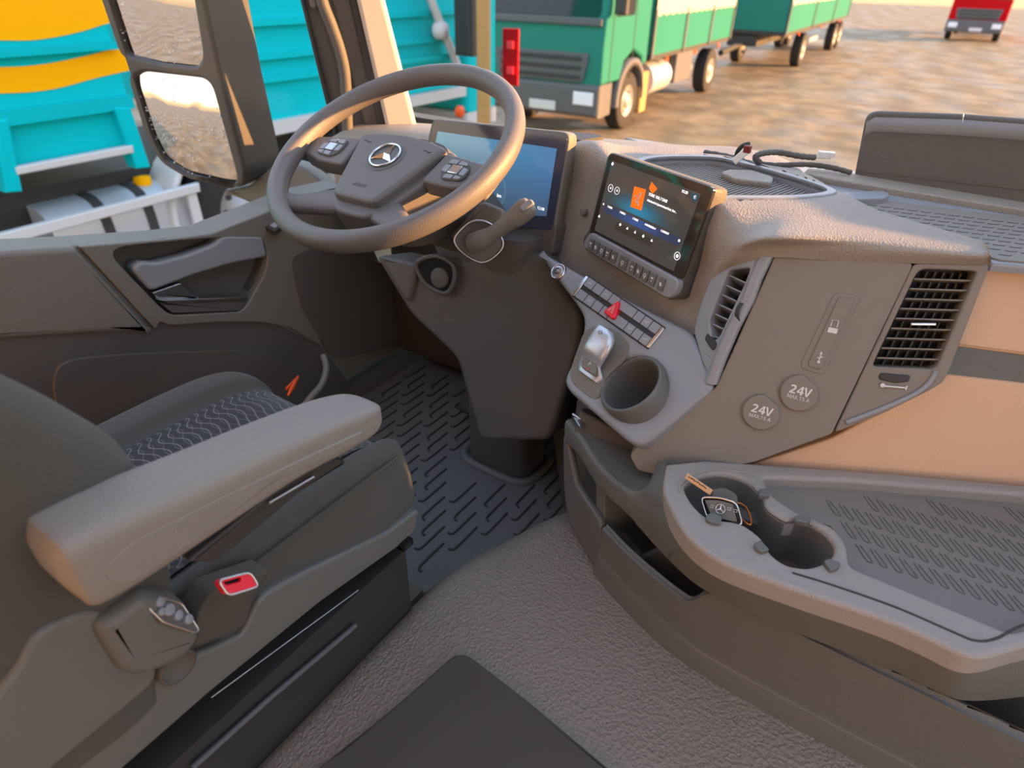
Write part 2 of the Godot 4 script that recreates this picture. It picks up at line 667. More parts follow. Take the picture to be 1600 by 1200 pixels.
func door() -> void:
	var X := -1.27
	var pd := Plane(Vector3(1, 0, 0), X)
	var d := thing("door_1", "grey driver door with pull handle recess, lever and lower pocket", "door", Vector3(X, 0, -0.5))
	d.set_meta("kind", "structure")
	# core with the sill
	var sill := trace(shift(pd, -0.012), [-420, 415, -60, 395, 0, 391, 117, 384, 206, 377, 268, 372, 330, 364, 405, 334, 470, 306, 540, 290])
	var core := sill.duplicate()
	core.append(Vector3(X - 0.012, 0.02, -1.36))
	core.append(Vector3(X - 0.012, 0.02, 0.34))
	var b := MB.new()
	var hole := rp(trace(pd, [175, 400, 184, 387, 262, 378, 340, 372, 412, 371, 419, 404, 413, 430, 380, 487, 268, 493, 252, 481, 206, 434]), 0.02)
	var hole2 := PackedVector3Array()
	for p in hole:
		hole2.append(p - Vector3(0.012, 0, 0))
	b.plate(core, Vector3.RIGHT, 0.08, 0.006, [hole2], false, Vector3.ZERO, 0.02)
	obj("door_core", b, M.plastic, d)
	# rear upper trim, padded
	b = MB.new()
	b.plate(rp(trace(pd, [-420, 416, 0, 393, 116, 386, 130, 396, 241, 519, 160, 521, -420, 560]), 0.008), Vector3.RIGHT, 0.03, 0.012)
	obj("upper_trim", b, M.plastic, d)
	# front upper trim with the handle recess cut out
	b = MB.new()
	b.plate(rp(trace(pd, [123, 385, 206, 378.5, 268, 373.5, 330, 365.5, 405, 336, 470, 308, 520, 298, 530, 420, 500, 540, 455, 512, 412, 504, 340, 504, 268, 509, 250, 503, 244, 516, 134, 396]), 0.006), Vector3.RIGHT, 0.045, 0.004, [hole])
	obj("handle_surround", b, M.plastic, d)
	b = MB.new()
	b.plate(trace(shift(pd, -0.044), [168, 388, 340, 368, 424, 370, 416, 440, 385, 498, 250, 498], ), Vector3.RIGHT, 0.01, 0.0)
	obj("recess_back", b, M.dark, d)
	b = MB.new()
	b.plate(rp(trace(shift(pd, 0.002), [206, 420, 220, 408, 243, 411, 290, 399, 337, 381, 349, 368, 411, 369, 419, 402, 361, 413, 302, 431, 236, 456]), 0.012), Vector3.RIGHT, 0.034, 0.008, [], true)
	obj("pull_handle", b, M.smooth, d, "smooth grey pull handle bar")
	var lv := shift(pd, -0.006)
	b = MB.new()
	b.plate(rp(trace(lv, [237, 457, 283, 441.5, 300, 456, 314, 467, 262, 469, 246, 468]), 0.006), Vector3.RIGHT, 0.012, 0.004, [], true)
	var rel := obj("release_lever", b, M.satin, d, "silver door release lever")
	b = MB.new()
	b.plate(rp(trace(shift(pd, 0.004), [245, 468, 262, 469, 314, 467, 387, 464, 387, 468, 262, 473]), 0.004), Vector3.RIGHT, 0.012, 0.001, [], true)
	obj("lever_edge", b, M.satin, rel, "bright silver edge")
	b = MB.new()
	b.plate(rp(trace(shift(pd, -0.001), [250, 473, 387, 468, 375, 486, 270, 490]), 0.006), Vector3.RIGHT, 0.012, 0.003)
	obj("lever_face", b, M.dark, rel, "dark lever face")
	# lower panel with pocket
	b = MB.new()
	b.plate(trace(shift(pd, -0.01), [-420, 540, 150, 505, 250, 496, 412, 496, 500, 540, 580, 640, 600, 900, 200, 1200, -420, 1200]), Vector3.RIGHT, 0.02, 0.004)
	obj("lower_panel", b, M.dark, d)
	b = MB.new()
	b.plate(rp(trace(shift(pd, -0.004), [80, 600, 95, 562, 190, 553, 430, 545, 480, 600, 450, 760, 130, 800]), 0.05), Vector3.RIGHT, 0.01, 0.003)
	obj("pocket_lid", b, M.dark, d)
	# speaker field in front
	b = MB.new()
	b.plate(rp(trace(shift(pd, 0.003), [452, 400, 520, 380, 620, 420, 640, 540, 520, 560, 470, 480]), 0.03), Vector3.RIGHT, 0.01, 0.003)
	obj("speaker_grille", b, M.dark, d)
	# window switches on the sill
	var s := Plane(Vector3(0.25, 0.96, 0.1).normalized(), hit(pd, 425, 352))
	b = MB.new()
	b.plate(rp(trace(shift(s, 0.004), [398, 347, 414, 338, 446, 348, 430, 361]), 0.006), s.normal, 0.012, 0.002)
	var sw := obj("window_switch", b, M.black, d, "black window switch block")
	for k in 2:
		b = MB.new()
		var f := 15.0 * k
		b.plate(rp(trace(shift(s, 0.008), [405 + f, 346 + f * 0.32, 414 + f, 341 + f * 0.32, 424 + f, 344.5 + f * 0.32, 415 + f, 350 + f * 0.32]), 0.003), s.normal, 0.008, 0.002)
		obj("switch_key", b, M.smooth, sw)
	# side glass
	b = MB.new()
	b.plate(PackedVector3Array([Vector3(-1.315, 0.50, 0.3), Vector3(-1.315, 0.45, -1.15), Vector3(-1.315, 1.66, -1.05), Vector3(-1.315, 1.66, 0.3)]), Vector3.RIGHT, 0.005, 0.0)
	struct("window_2", b, glass(Color(0.05, 0.06, 0.06), 0.004), "clear side glass of the driver door", "window")


func pillar() -> void:
	var r := thing("trim_3", "left windscreen post with seals and a grab handle", "trim", Vector3(-1.2, 0.6, -1.2))
	r.set_meta("kind", "structure")
	var n := Vector3(0.67, 0, 0.74).normalized()
	var pp := Plane(n, Vector3(-1.15, 0.8, -1.22))
	var top := -260.0
	var strip := func(called: String, x0: float, x1: float, x2: float, x3: float, yb: float, off: float, dep: float, bev: float, m: Material, lab := ""):
		# x0/x1 at y=0, x2/x3 at y=yb
		var k := top / yb
		var b := MB.new()
		b.plate(trace(shift(pp, off), [x0 + (x0 - x2) * -k * 1.0, top, x1 + (x1 - x3) * -k, top, x1, 0, x3, yb, x2, yb, x0, 0]), n, dep, bev)
		return obj(called, b, m, r, lab)
	strip.call("door_frame", 471, 521, 535, 588, 260, -0.03, 0.03, 0.003, M.dark)
	strip.call("frame_seal", 469, 476, 533, 541, 260, -0.02, 0.03, 0.004, M.black)
	strip.call("seal_band", 519, 548, 586, 610, 260, -0.01, 0.03, 0.005, M.dark, "dark rubber door seal")
	strip.call("inner_seal", 546, 558, 606, 619, 260, 0.0, 0.03, 0.006, M.black)
	strip.call("post_trim", 557, 600, 617, 666, 260, 0.012, 0.05, 0.010, M.light_trim, "pale post trim in the sun")
	var ob := MB.new()
	ob.plate(PackedVector3Array([Vector3(-1.26, 0.60, -1.41), Vector3(-1.26, 0.60, -1.27), Vector3(-1.26, 1.80, -0.945), Vector3(-1.26, 1.80, -1.085)]), Vector3.RIGHT, 0.08, 0.015, [], true)
	obj("post_body", ob, M.black, r)
	# grab handle
	var pts := PackedVector3Array()
	for q in [[470, -260], [492, -60], [503, 0], [518, 40], [530, 75], [538, 110], [541, 150], [543, 200], [546, 250]]:
		pts.append(hit(shift(pp, 0.008), q[0], q[1]))
	var b2 := MB.new()
	b2.tube(curve(pts, 5), 0.013, 12)
	obj("grab_handle", b2, M.dark, r, "slim grey grab handle")
	b2 = MB.new()
	b2.plate(rp(trace(shift(pp, -0.012), [480, -8, 492, -10, 496, 12, 486, 14]), 0.008), n, 0.02, 0.003)
	obj("handle_mount", b2, M.plastic, r)


func side_mirror() -> void:
	var n := Vector3(0.3, 0.0, 0.95).normalized()
	var pm := Plane(n, Vector3(-1.6, 0.75, -1.0))
	var r := thing("side_mirror", "grey exterior mirror with two rain spotted glasses outside the driver window", "mirror", Vector3(-1.62, 0.4, -1.05))
	var b := MB.new()
	var g1 := rp(trace(pm, [120, -150, 276, -170, 300, -36, 320, 88, 312, 104, 255, 98, 198, 84]), 0.02)
	var g2 := rp(trace(pm, [211, 122, 224, 111, 322, 122, 334, 134, 373, 276, 367, 288, 296, 271, 258, 248, 236, 206]), 0.02)
	b.plate(rp(trace(shift(pm, 0.01), [108, -170, 285, -185, 310, -40, 345, 120, 383, 270, 380, 294, 287, 277, 252, 254, 231, 213, 203, 122, 150, -40]), 0.02), n, 0.16, 0.010, [g1, g2])
	obj("housing", b, mt(Color(0.30, 0.28, 0.255), 0.5), r)
	b = MB.new()
	b.plate(trace(shift(pm, -0.02), [110, -160, 285, -175, 310, -40, 345, 120, 381, 272, 370, 286, 287, 272, 255, 250, 235, 213, 207, 122, 155, -40]), n, 0.02, 0.0)
	obj("backing", b, M.black, r)
	b = MB.new()
	b.dome(trace(shift(pm, -0.004), [120, -150, 276, -170, 300, -36, 319, 88, 311, 102, 255, 96, 200, 84]), n, 0.004)
	obj("mirror_glass", b, M.mirror, r, "upper main mirror glass covered in rain drops")
	b = MB.new()
	b.dome(g2, n, 0.016)
	obj("mirror_glass", b, M.mirror, r, "lower wide angle mirror glass covered in rain drops")
	# arm and side cover towards the cab
	b = MB.new()
	var a0 := shift(pm, -0.05)
	b.plate(rp(trace(a0, [345, 300, 384, 294, 432, 252, 470, 260, 520, 300, 480, 330, 420, 330]), 0.02), n, 0.06, 0.012, [], true)
	obj("arm", b, M.plastic, r)
	# rain
	var rng := RandomNumberGenerator.new()
	rng.seed = 5
	var drop := SphereMesh.new()
	drop.radius = 0.5
	drop.height = 1.0
	drop.radial_segments = 8
	drop.rings = 4
	for g in [[g1, -0.001, 0.001, 260], [g2, 0.006, 0.0012, 220]]:
		var poly: PackedVector3Array = g[0]
		var cen := MB.mid(poly)
		var ax := Vector3.UP.cross(n).normalized()
		var ay := n.cross(ax)
		var flat := PackedVector2Array()
		for p in poly:
			flat.append(Vector2((p - cen).dot(ax), (p - cen).dot(ay)))
		var mm := MultiMesh.new()
		mm.transform_format = MultiMesh.TRANSFORM_3D
		mm.mesh = drop
		var spots := []
		while spots.size() < g[3]:
			var q := Vector2(rng.randf_range(-0.3, 0.3), rng.randf_range(-0.3, 0.3))
			if Geometry2D.is_point_in_polygon(q, flat):
				spots.append(q)
		mm.instance_count = spots.size()
		for i in spots.size():
			var sz := rng.randf_range(0.0015, 0.0042)
			var lift: float = (0.016 * (1.0 - clampf(spots[i].length() / 0.13, 0, 1) ** 2) if g[3] == 220 else -0.002)
			mm.set_instance_transform(i, Transform3D(Basis(ax * sz, ay * sz * 1.2, n * sz * 0.6), cen + ax * spots[i].x + ay * spots[i].y + n * lift))
		var mi := MultiMeshInstance3D.new()
		mi.multimesh = mm
		mi.material_override = M.drop
		mi.position = -r.position
		mi.set_meta("kind", "stuff")
		numbered_add(r, mi, "rain_drops")


# ---------------------------------------------------------------- dashboard
var PB := Plane(Vector3(-0.146, 0.687, 0.712).normalized(), Vector3(-0.385, 0.580, -0.897))   # slanted control console
var PM := Plane(Vector3(-0.42, 0.204, 0.884).normalized(), Vector3(-0.393, 0.722, -0.970))    # centre screen
var PF := Plane(Vector3(-0.38, 0.204, 0.90).normalized(), Vector3(-0.385, 0.718, -0.992))     # dash face behind it
var PG := Plane(Vector3(0.453, 0.238, 0.859).normalized(), Vector3(-0.113, 0.44, -0.819))     # beige passenger front
var PP: Plane   # socket panel
var PV: Plane   # left vent


func dashboard() -> void:
	PP = pln(Vector3(0.28, 0.35, 0.9), at(1220, 630, 1.0))
	PV = Plane(hit(shift(PP, 0.004), 1192, 400), hit(PB, 1083, 517), hit(PB, 1112, 598))
	if PV.normal.z < 0:
		PV = -PV
	var d := thing("dashboard", "grey driver facing dashboard with vents, switches and beige passenger side", "dashboard", Vector3(-0.3, 0.4, -1.2))
	var nB := PB.normal
	var nP := PP.normal

	# top pad and screen face: one padded skin, column by column from the windscreen to the lower seam
	var top := Plane(Vector3.UP, 0.76)
	var F0 := shift(PF, 0.0)
	var col := func(w: Vector3, a: Vector3, ridge: Vector3, f1: Vector3, f2: Vector3) -> PackedVector3Array:
		return PackedVector3Array([w - Vector3(0, 0.05, 0.0), w, a, ridge, f1, f2])
	var lipP := shift(PP, 0.012)
	var cols := [
		col.call(Vector3(-1.24, 0.71, -1.30), Vector3(-1.24, 0.725, -1.18), Vector3(-1.24, 0.715, -1.10), Vector3(-1.24, 0.69, -1.07), Vector3(-1.24, 0.56, -1.08)),
		col.call(Vector3(-1.03, 0.72, -1.33), Vector3(-1.03, 0.742, -1.2), Vector3(-1.03, 0.735, -1.12), Vector3(-1.03, 0.70, -1.09), Vector3(-1.03, 0.56, -1.09)),
		col.call(Vector3(-0.85, 0.73, -1.35), Vector3(-0.85, 0.748, -1.2), Vector3(-0.85, 0.745, -1.125), Vector3(-0.84, 0.70, -1.10), Vector3(-0.84, 0.56, -1.09)),
		col.call(Vector3(-0.69, 0.735, -1.36), Vector3(-0.69, 0.752, -1.22), Vector3(-0.68, 0.75, -1.13), Vector3(-0.67, 0.70, -1.10), Vector3(-0.66, 0.56, -1.08)),
		col.call(Vector3(-0.58, 0.742, -1.36), Vector3(-0.57, 0.765, -1.2), hit(F0, 905, 224), hit(F0, 884, 300), hit(F0, 842, 400)),
		col.call(Vector3(-0.47, 0.748, -1.36), Vector3(-0.46, 0.772, -1.2), hit(F0, 960, 236), hit(F0, 946, 330), hit(F0, 930, 445)),
		col.call(Vector3(-0.36, 0.76, -1.36), hit(top, 1090, 246), hit(F0, 1035, 270), hit(F0, 1030, 380), hit(F0, 1020, 500)),
		col.call(Vector3(-0.26, 0.755, -1.33), hit(top, 1180, 280), hit(F0, 1108, 318), hit(F0, 1092, 420), hit(F0, 1078, 530)),
		col.call(hit(top, 1285, 300), hit(top, 1230, 318), hit(shift(PF, 0.012), 1160, 362), hit(shift(PF, 0.02), 1132, 405), hit(PF, 1120, 440)),
		col.call(hit(top, 1312, 312), hit(top, 1275, 335), hit(top, 1212, 367), hit(lipP, 1194, 386), hit(PP, 1190, 404)),
		col.call(hit(top, 1400, 338), hit(top, 1370, 352), hit(top, 1330, 371), hit(lipP, 1315, 388), hit(PP, 1313, 408)),
		col.call(hit(top, 1478, 362), hit(top, 1465, 370), hit(top, 1450, 380), hit(lipP, 1444, 394), hit(PP, 1446, 412)),
		col.call(hit(top, 1528, 379), hit(top, 1530, 384), hit(top, 1532, 391), hit(lipP, 1537, 402), hit(PP, 1540, 414)),
		col.call(hit(top, 1544, 393), hit(top, 1546, 396), hit(top, 1548, 400), hit(lipP, 1548, 408), hit(PP, 1546, 414)),
	]
	var rows := sm(cols, 7, 8)
	# the open tray sunk into the top
	var rim := curve(trace(Plane(Vector3.UP, 0.772), [1006, 254, 1035, 245, 1110, 245, 1150, 252, 1225, 272, 1287, 292, 1280, 300, 1225, 304, 1150, 304, 1118, 303, 1060, 282]), 4, true)
	var flat := PackedVector2Array()
	for p in rim:
		flat.append(Vector2(p.x, p.z))
	var rc := MB.mid(rim)
	var wide := PackedVector3Array()
	for p in rim:
		wide.append(p + (p - rc).normalized() * 0.016)
	for r in rows:
		for j in r.size():
			var q := Vector2(r[j].x, r[j].z)
			var near := 9.0
			for p in flat:
				near = minf(near, p.distance_to(q))
			if Geometry2D.is_point_in_polygon(q, flat):
				near = 0.0
			if r[j].y > 0.74:
				r[j].y = lerpf(0.7695, r[j].y, smoothstep(0.02, 0.10, near))
	var b := MB.new()
	b.grid(rows, false, Vector3(0, 1, 0.6), flat)
	var pad := obj("top_pad", b, M.pad, d)
	b = MB.new()
	b.plate(wide, Vector3.UP, 0.008, 0.003, [rim])
	obj("tray_rim", b, M.smooth, pad, "raised grey rim of the dash tray")
	b = MB.new()
	var wall := []
	for k in 2:
		var ring := PackedVector3Array()
		for p in rim:
			ring.append(p + Vector3.DOWN * 0.034 * k)
		wall.append(ring)
	b.grid(wall, true)
	obj("tray_wall", b, M.smooth, pad)
	b = MB.new()
	var low := PackedVector3Array()
	for p in rim:
		low.append(Vector3(p.x, 0.757, p.z))
	b.plate(low, Vector3.UP, 0.01, 0.0)
	var lin := obj("tray_liner", b, M.pad, pad, "ribbed liner of the dash tray")
	b = MB.new()
	var lo := hit(Plane(Vector3.UP, 0.743), 1060, 280)
	for k in 46:
		# ribs run fore and aft; each is clipped to the tray
		var x := -0.46 + 0.0075 * k
		var zz := []
		for q in 90:
			var z := -1.30 + q * 0.005
			if Geometry2D.is_point_in_polygon(Vector2(x - (z + 1.1) * 0.25, z), flat):
				zz.append(z)
		if zz.size() > 2:
			var z0: float = zz[0]
			var z1: float = zz[-1]
			b.box(Vector3(x - ((z0 + z1) / 2 + 1.1) * 0.25, 0.7575, (z0 + z1) / 2), Vector3(0.0035, 0.003, z1 - z0), 0.001, Basis(Vector3.UP, -0.245))
	var ribs := obj("rib", b, M.panel, lin)
	ribs.set_meta("kind", "stuff")
	# flat square pod in the tray
	var podp := Plane(Vector3.UP, 0.768)
	b = MB.new()
	b.plate(rp(trace(podp, [1127, 268, 1137, 264, 1176, 265, 1209, 276, 1206, 285, 1150, 279]), 0.008), Vector3.UP, 0.012, 0.003, [], true)
	b.box(hit(podp, 1178, 275) + Vector3(0, -0.022, 0), Vector3(0.03, 0.022, 0.03), 0.003)
	obj("sensor_pod", b, M.pad, pad, "flat square pod standing in the tray")

	# control console: slanted plate with the cup holder mouth cut out
	var nR := Vector3(-0.43, 0.82, 0.49).normalized()
	var cupc := hit(shift(PB, 0.012), 984, 598)
	var ax1 := nR.cross(Vector3(0, 0, 1)).normalized()
	var ax2 := nR.cross(ax1)
	var cup := PackedVector3Array()
	for p in oval(cupc, ax1 * 0.050, ax2 * 0.050, 2.0, 40):
		cup.append(p - nR * ((nB.dot(p) - PB.d) / nB.dot(nR)))
	b = MB.new()
	b.plate(rp(trace(PB, [838, 388, 900, 424, 1000, 478, 1084, 519, 1116, 600, 1108, 612, 1012, 692, 995, 697, 980, 690, 885, 608, 880, 590, 906, 545, 913, 495, 893, 465, 862, 425]), 0.02), nB, 0.05, 0.009, [cup])
	var con := obj("control_console", b, M.smooth, d)
	b = MB.new()
	var rings := []
	for q in [[0.056, -0.065], [0.055, -0.012], [0.0545, -0.005], [0.053, -0.001], [0.0505, 0.0], [0.048, -0.002], [0.0465, -0.007], [0.041, -0.085]]:
		rings.append(oval(cupc + nR * q[1], ax1 * q[0], ax2 * q[0], 2.0, 40))
	b.grid(rings, true, nR)
	b.cap(rings[7], nR)
	obj("cup_ring", b, M.console, con, "round cup holder in the sloping console")
	# start button
	var sc := hit(PB, 873, 425)
	b = MB.new()
	b.lathe(sc, nB, [[0.0155, -0.002], [0.0155, 0.003], [0.014, 0.005], [0.012, 0.005], [0.0115, 0.002]], 28)
	var sb := obj("start_button", b, M.chrome, con, "round start button with a metal ring")
	b = MB.new()
	b.lathe(sc, nB, [[0.0112, 0.0], [0.0112, 0.004], [0.0095, 0.0055], [0.0, 0.0055]], 28)
	obj("button_face", b, M.satin, sb)
	b = MB.new()
	var arc := PackedVector3Array()
	var bx := Vector3(0.94, -0.126, 0.315)
	bx = (bx - nB * bx.dot(nB)).normalized()
	var by := nB.cross(bx)
	for k in 13:
		var t := deg_to_rad(50 + 290.0 * k / 12)
		arc.append(sc + nB * 0.006 + (bx * cos(t) + by * sin(t)) * 0.005)
	b.tube(arc, 0.0009, 6)
	obj("button_mark", b, M.black, sb)
	switches(con)
	brake(con)

	# left air vent facing the driver
	var nV := PV.normal
	b = MB.new()
	var vh := rp(trace(PV, [1138, 422, 1172, 418, 1164, 440, 1122, 528, 1113, 532, 1108, 500]), 0.006)
	b.plate(rp(trace(PV, [1118, 412, 1132, 404, 1183, 400, 1175, 425, 1124, 545, 1112, 592, 1105, 592, 1083, 518, 1092, 480]), 0.008), nV, 0.04, 0.003, [vh])
	var vf := obj("vent_frame", b, M.smooth, d, "tall angled air vent beside the centre screen")
	b = MB.new()
	b.plate(trace(shift(PV, -0.035), [1090, 400, 1200, 390, 1190, 440, 1125, 560, 1085, 545]), nV, 0.005, 0.0)
	obj("vent_back", b, M.black, vf)
	for k in 7:
		var f := (k + 0.6) / 7.0
		var mid := Vector2(1154, 426).lerp(Vector2(1112, 530), f)
		var hl := lerpf(21.0, 9.0, f)
		var l := mid - Vector2(0.87, 0.40) * hl
		var r := mid + Vector2(0.87, 0.40) * hl
		var A := hit(shift(PV, -0.006), l.x, l.y)
		var B := hit(shift(PV, -0.006), r.x, r.y)
		slat(A, B, nV, 0.022, -0.45, vf, M.smooth)
	b = MB.new()
	b.plate(rp(trace(shift(PV, 0.002), [1100, 530, 1104, 520, 1119, 535, 1117, 545, 1112, 548]), 0.003), nV, 0.01, 0.002)
	obj("vent_tab", b, M.black, vf)
	b = MB.new()
	b.plate(rp(trace(shift(PV, 0.003), [1095, 560, 1100, 552, 1116, 565, 1113, 585, 1108, 586]), 0.004), nV, 0.006, 0.002)
	obj("vent_foot", b, M.smooth, vf)
	# thumb wheel on the vent edge
	var tw := hit(PV, 1156, 486)
	b = MB.new()
	b.lathe(tw - nV * 0.012, (hit(PV, 1156, 486) - hit(PV, 1146, 484)), [[0.017, -0.004], [0.018, -0.003], [0.018, 0.003], [0.017, 0.004]], 30, true)
	obj("vent_wheel", b, M.black, vf, "thumb wheel of the air vent")
	# rounded edge post between the vent and the socket panel
	var ea := [[1198, 401], [1182, 434], [1169, 470], [1146, 513], [1125, 562], [1111, 600]]
	b = MB.new()
	var er := []
	for q in ea:
		var p := hit(shift(PP, 0.002), q[0], q[1])
		er.append(oval(p - nP * 0.014, (nP.cross(Vector3.UP)).normalized() * 0.0105, nP * 0.017, 2.6, 16))
	b.loft(er)
	obj("corner_post", b, M.smooth, d)

	# socket panel
	b = MB.new()
	b.plate(rp(trace(PP, [1211, 398, 1426, 411, 1424, 420, 1300, 678, 1180, 722, 1050, 748, 996, 735, 984, 712, 1000, 692, 1118, 607, 1140, 560, 1200, 425]), 0.006), nP, 0.05, 0.002)
	var sp := obj("socket_panel", b, M.panel, d)
	var pr := (hit(PP, 1300, 650) - hit(PP, 1200, 646)).normalized()
	for k in 2:
		var q := Vector2(1190, 645) if k == 0 else Vector2(1250, 615)
		b = MB.new()
		var c := hit(shift(PP, 0.006), q.x, q.y)
		var cap := PackedVector3Array()
		for a in 26:
			var t := deg_to_rad(82 + 262.0 * a / 25)
			cap.append(c + (pr * cos(t) + nP.cross(pr) * sin(t)) * 0.0265)
		cap.append(hit(shift(PP, 0.006), q.x + 27, q.y - 9))
		b.plate(cap, nP, 0.008, 0.003)
		var soc := obj("socket_cover", b, M.panel, sp, "24 volt socket cover")
		var tr := (hit(PP, q.x + 20, q.y + 5.5) - hit(PP, q.x - 20, q.y - 5.5)).normalized()
		txt("24V", 0.0125, hit(shift(PP, 0.0062), q.x + 1, q.y - 4), tr, nP, M.print, soc, "lettering", true)
		txt("MAX.15 A", 0.0052, hit(shift(PP, 0.0062), q.x - 3, q.y + 7), tr, nP, M.print, soc)
	# charging port cover with a double outline
	b = MB.new()
	b.plate(rp(trace(shift(PP, 0.0015), [1305, 456, 1345, 463, 1340, 475, 1290, 580, 1285, 586, 1252, 576, 1252, 566]), 0.008), nP, 0.004, 0.0012)
	var us := obj("port_surround", b, M.panel, sp)
	b = MB.new()
	b.plate(rp(trace(shift(PP, 0.0035), [1311, 464, 1337, 468, 1283, 578, 1261, 572]), 0.006), nP, 0.003, 0.0012)
	obj("port_cover", b, M.panel, us, "long cover over the charging ports")
	var ur := (hit(PP, 1310, 520) - hit(PP, 1290, 516)).normalized()
	var uu := nP.cross(ur)
	b = MB.new()
	var uc := hit(shift(PP, 0.0042), 1281, 559)
	b.box(uc, Vector3(0.0012, 0.013, 0.001), 0.0, Basis(ur, uu, nP))
	b.box(uc + ur * 0.002 + uu * 0.0015, Vector3(0.0035, 0.0012, 0.001), 0.0, Basis(ur, uu, nP).rotated(nP, 0.6))
	b.box(uc - ur * 0.002 - uu * 0.0005, Vector3(0.0035, 0.0012, 0.001), 0.0, Basis(ur, uu, nP).rotated(nP, -0.6))
	b.lathe(uc - uu * 0.006, nP, [[0.0022, 0.0], [0.0022, 0.0005], [0.0, 0.0005]], 12)
	b.plate(PackedVector3Array([uc + uu * 0.009, uc + uu * 0.0055 + ur * 0.002, uc + uu * 0.0055 - ur * 0.002]), nP, 0.001, 0.0)
	obj("usb_mark", b, M.print, us)
	b = MB.new()
	var cc := hit(shift(PP, 0.0042), 1302, 513)
	b.tube(PackedVector3Array([cc + ur * -0.004 + uu * 0.002, cc + ur * -0.004 + uu * 0.011, cc + ur * 0.004 + uu * 0.011, cc + ur * 0.004 + uu * 0.002]), 0.0008, 5)
	b.box(cc - uu * 0.003, Vector3(0.012, 0.007, 0.001), 0.0, Basis(ur, uu, nP))
	obj("phone_mark", b, M.print, us)

	# right air vent, part of the same face
	b = MB.new()
	var rh := rp(trace(PP, [1442, 420, 1527, 424, 1524, 432, 1463, 577, 1365, 573, 1366, 566, 1432, 428]), 0.008)
	b.plate(rp(trace(PP, [1428, 411, 1547, 413, 1543, 426, 1484, 580, 1474, 598, 1450, 612, 1380, 647, 1303, 677]), 0.008), nP, 0.05, 0.003, [rh])
	var rv := obj("vent_frame", b, M.panel, d, "wide air vent at the passenger end")
	b = MB.new()
	b.plate(trace(shift(PP, -0.03), [1432, 412, 1541, 416, 1476, 584, 1352, 582]), nP, 0.005, 0.0)
	obj("vent_back", b, M.black, rv)
	for k in 9:
		var f := (k + 0.75) / 9.6
		var l := Vector2(1434, 424).lerp(Vector2(1364, 572), f)
		var r := Vector2(1526, 427).lerp(Vector2(1465, 575), f)
		slat(hit(shift(PP, -0.006), l.x, l.y), hit(shift(PP, -0.006), r.x, r.y), nP, 0.016, -0.25, rv, M.panel)
	for k in 6:
		var f := (k + 0.7) / 6.4
		var t := Vector2(1440, 424).lerp(Vector2(1525, 428), f)
		var e := Vector2(1368, 572).lerp(Vector2(1462, 576), f)
		slat(hit(shift(PP, -0.02), t.x, t.y), hit(shift(PP, -0.02), e.x, e.y), nP, 0.01, 0.0, rv, M.dark)
	b = MB.new()
	b.box(hit(shift(PP, 0.0), 1441, 506), Vector3(0.03, 0.004, 0.012), 0.0015, Basis(pr, nP.cross(pr), nP))
	obj("vent_slider", b, M.chrome, rv, "small chrome slider")
	b = MB.new()
	b.plate(rp(trace(shift(PP, 0.003), [1376, 583, 1424, 587, 1420, 597, 1398, 599, 1373, 593]), 0.004), nP, 0.012, 0.002)
	var vw := obj("vent_wheel", b, M.black, rv, "thumb wheel under the passenger vent")
	b = MB.new()
	b.tube(trace(shift(PP, 0.002), [1380, 603, 1414, 606]), 0.0013, 6)
	b.lathe(hit(shift(PP, 0.002), 1379, 602), nP, [[0.003, 0.0], [0.003, 0.001], [0.0, 0.001]], 12)
	b.tube(trace(shift(PP, 0.002), [1417, 603, 1415, 609]), 0.0012, 6)
	obj("scale_mark", b, M.print, vw)
	b = MB.new()
	b.tube(curve(trace(shift(PP, 0.001), [1322, 660, 1370, 642, 1425, 618, 1450, 600, 1463, 580]), 4), 0.0035, 8)
	obj("frame_bead", b, M.smooth, rv)

	# beige passenger front
	var pg := shift(PG, -0.012)
	b = MB.new()
	b.plate(rp(trace(pg, [1150, 735, 1300, 685, 1460, 600, 1480, 585, 2000, 645, 2000, 850, 1160, 750]), 0.005), PG.normal, 0.05, 0.004)
	obj("passenger_front", b, M.beige, d, "beige lower passenger front")
	b = MB.new()
	b.plate(rp(trace(pg, [1470, 539, 1525, 406, 1556, 407, 2000, 436, 2000, 608]), 0.004), PG.normal, 0.05, 0.005)
	obj("passenger_front", b, M.beige, d, "beige upper passenger front")
	b = MB.new()
	b.plate(trace(shift(pg, -0.004), [1460, 545, 1480, 538, 2000, 590, 2000, 660, 1460, 590]), PG.normal, 0.03, 0.001)
	obj("trim_strip", b, M.console, d, "dark grey strip across the beige front")
	# passenger shelf with its patterned mat
	var ps := Plane(Vector3.UP, 0.745)
	b = MB.new()
	b.plate(PackedVector3Array([Vector3(-0.62, 0.745, -1.37), Vector3(0.92, 0.745, -1.40), Vector3(0.92, 0.745, -1.28), hit(ps, 1900, 440), hit(ps, 1552, 410), hit(ps, 1290, 310), Vector3(-0.25, 0.745, -1.2)]), Vector3.UP, 0.012, 0.005)
	var sh := obj("passenger_shelf", b, M.smooth, d)
	b = MB.new()
	var sp2 := Plane(Vector3.UP, 0.7475)
	b.plate(rp(trace(sp2, [1300, 322, 1345, 308, 1600, 340, 1900, 385, 1900, 435, 1560, 405]), 0.006), Vector3.UP, 0.004, 0.001)
	var mat := obj("shelf_mat", b, M.panel, sh, "patterned mat on the passenger shelf")
	b = MB.new()
	var rdir := (hit(sp2, 1600, 345) - hit(sp2, 1380, 318)).normalized()
	var cross := rdir.cross(Vector3.UP)
	var o0 := hit(sp2, 1345, 314)
	var field := PackedVector2Array()
	for p in trace(sp2, [1345, 314, 1900, 385, 1900, 430, 1555, 398, 1330, 324]):
		field.append(Vector2(p.x, p.z))
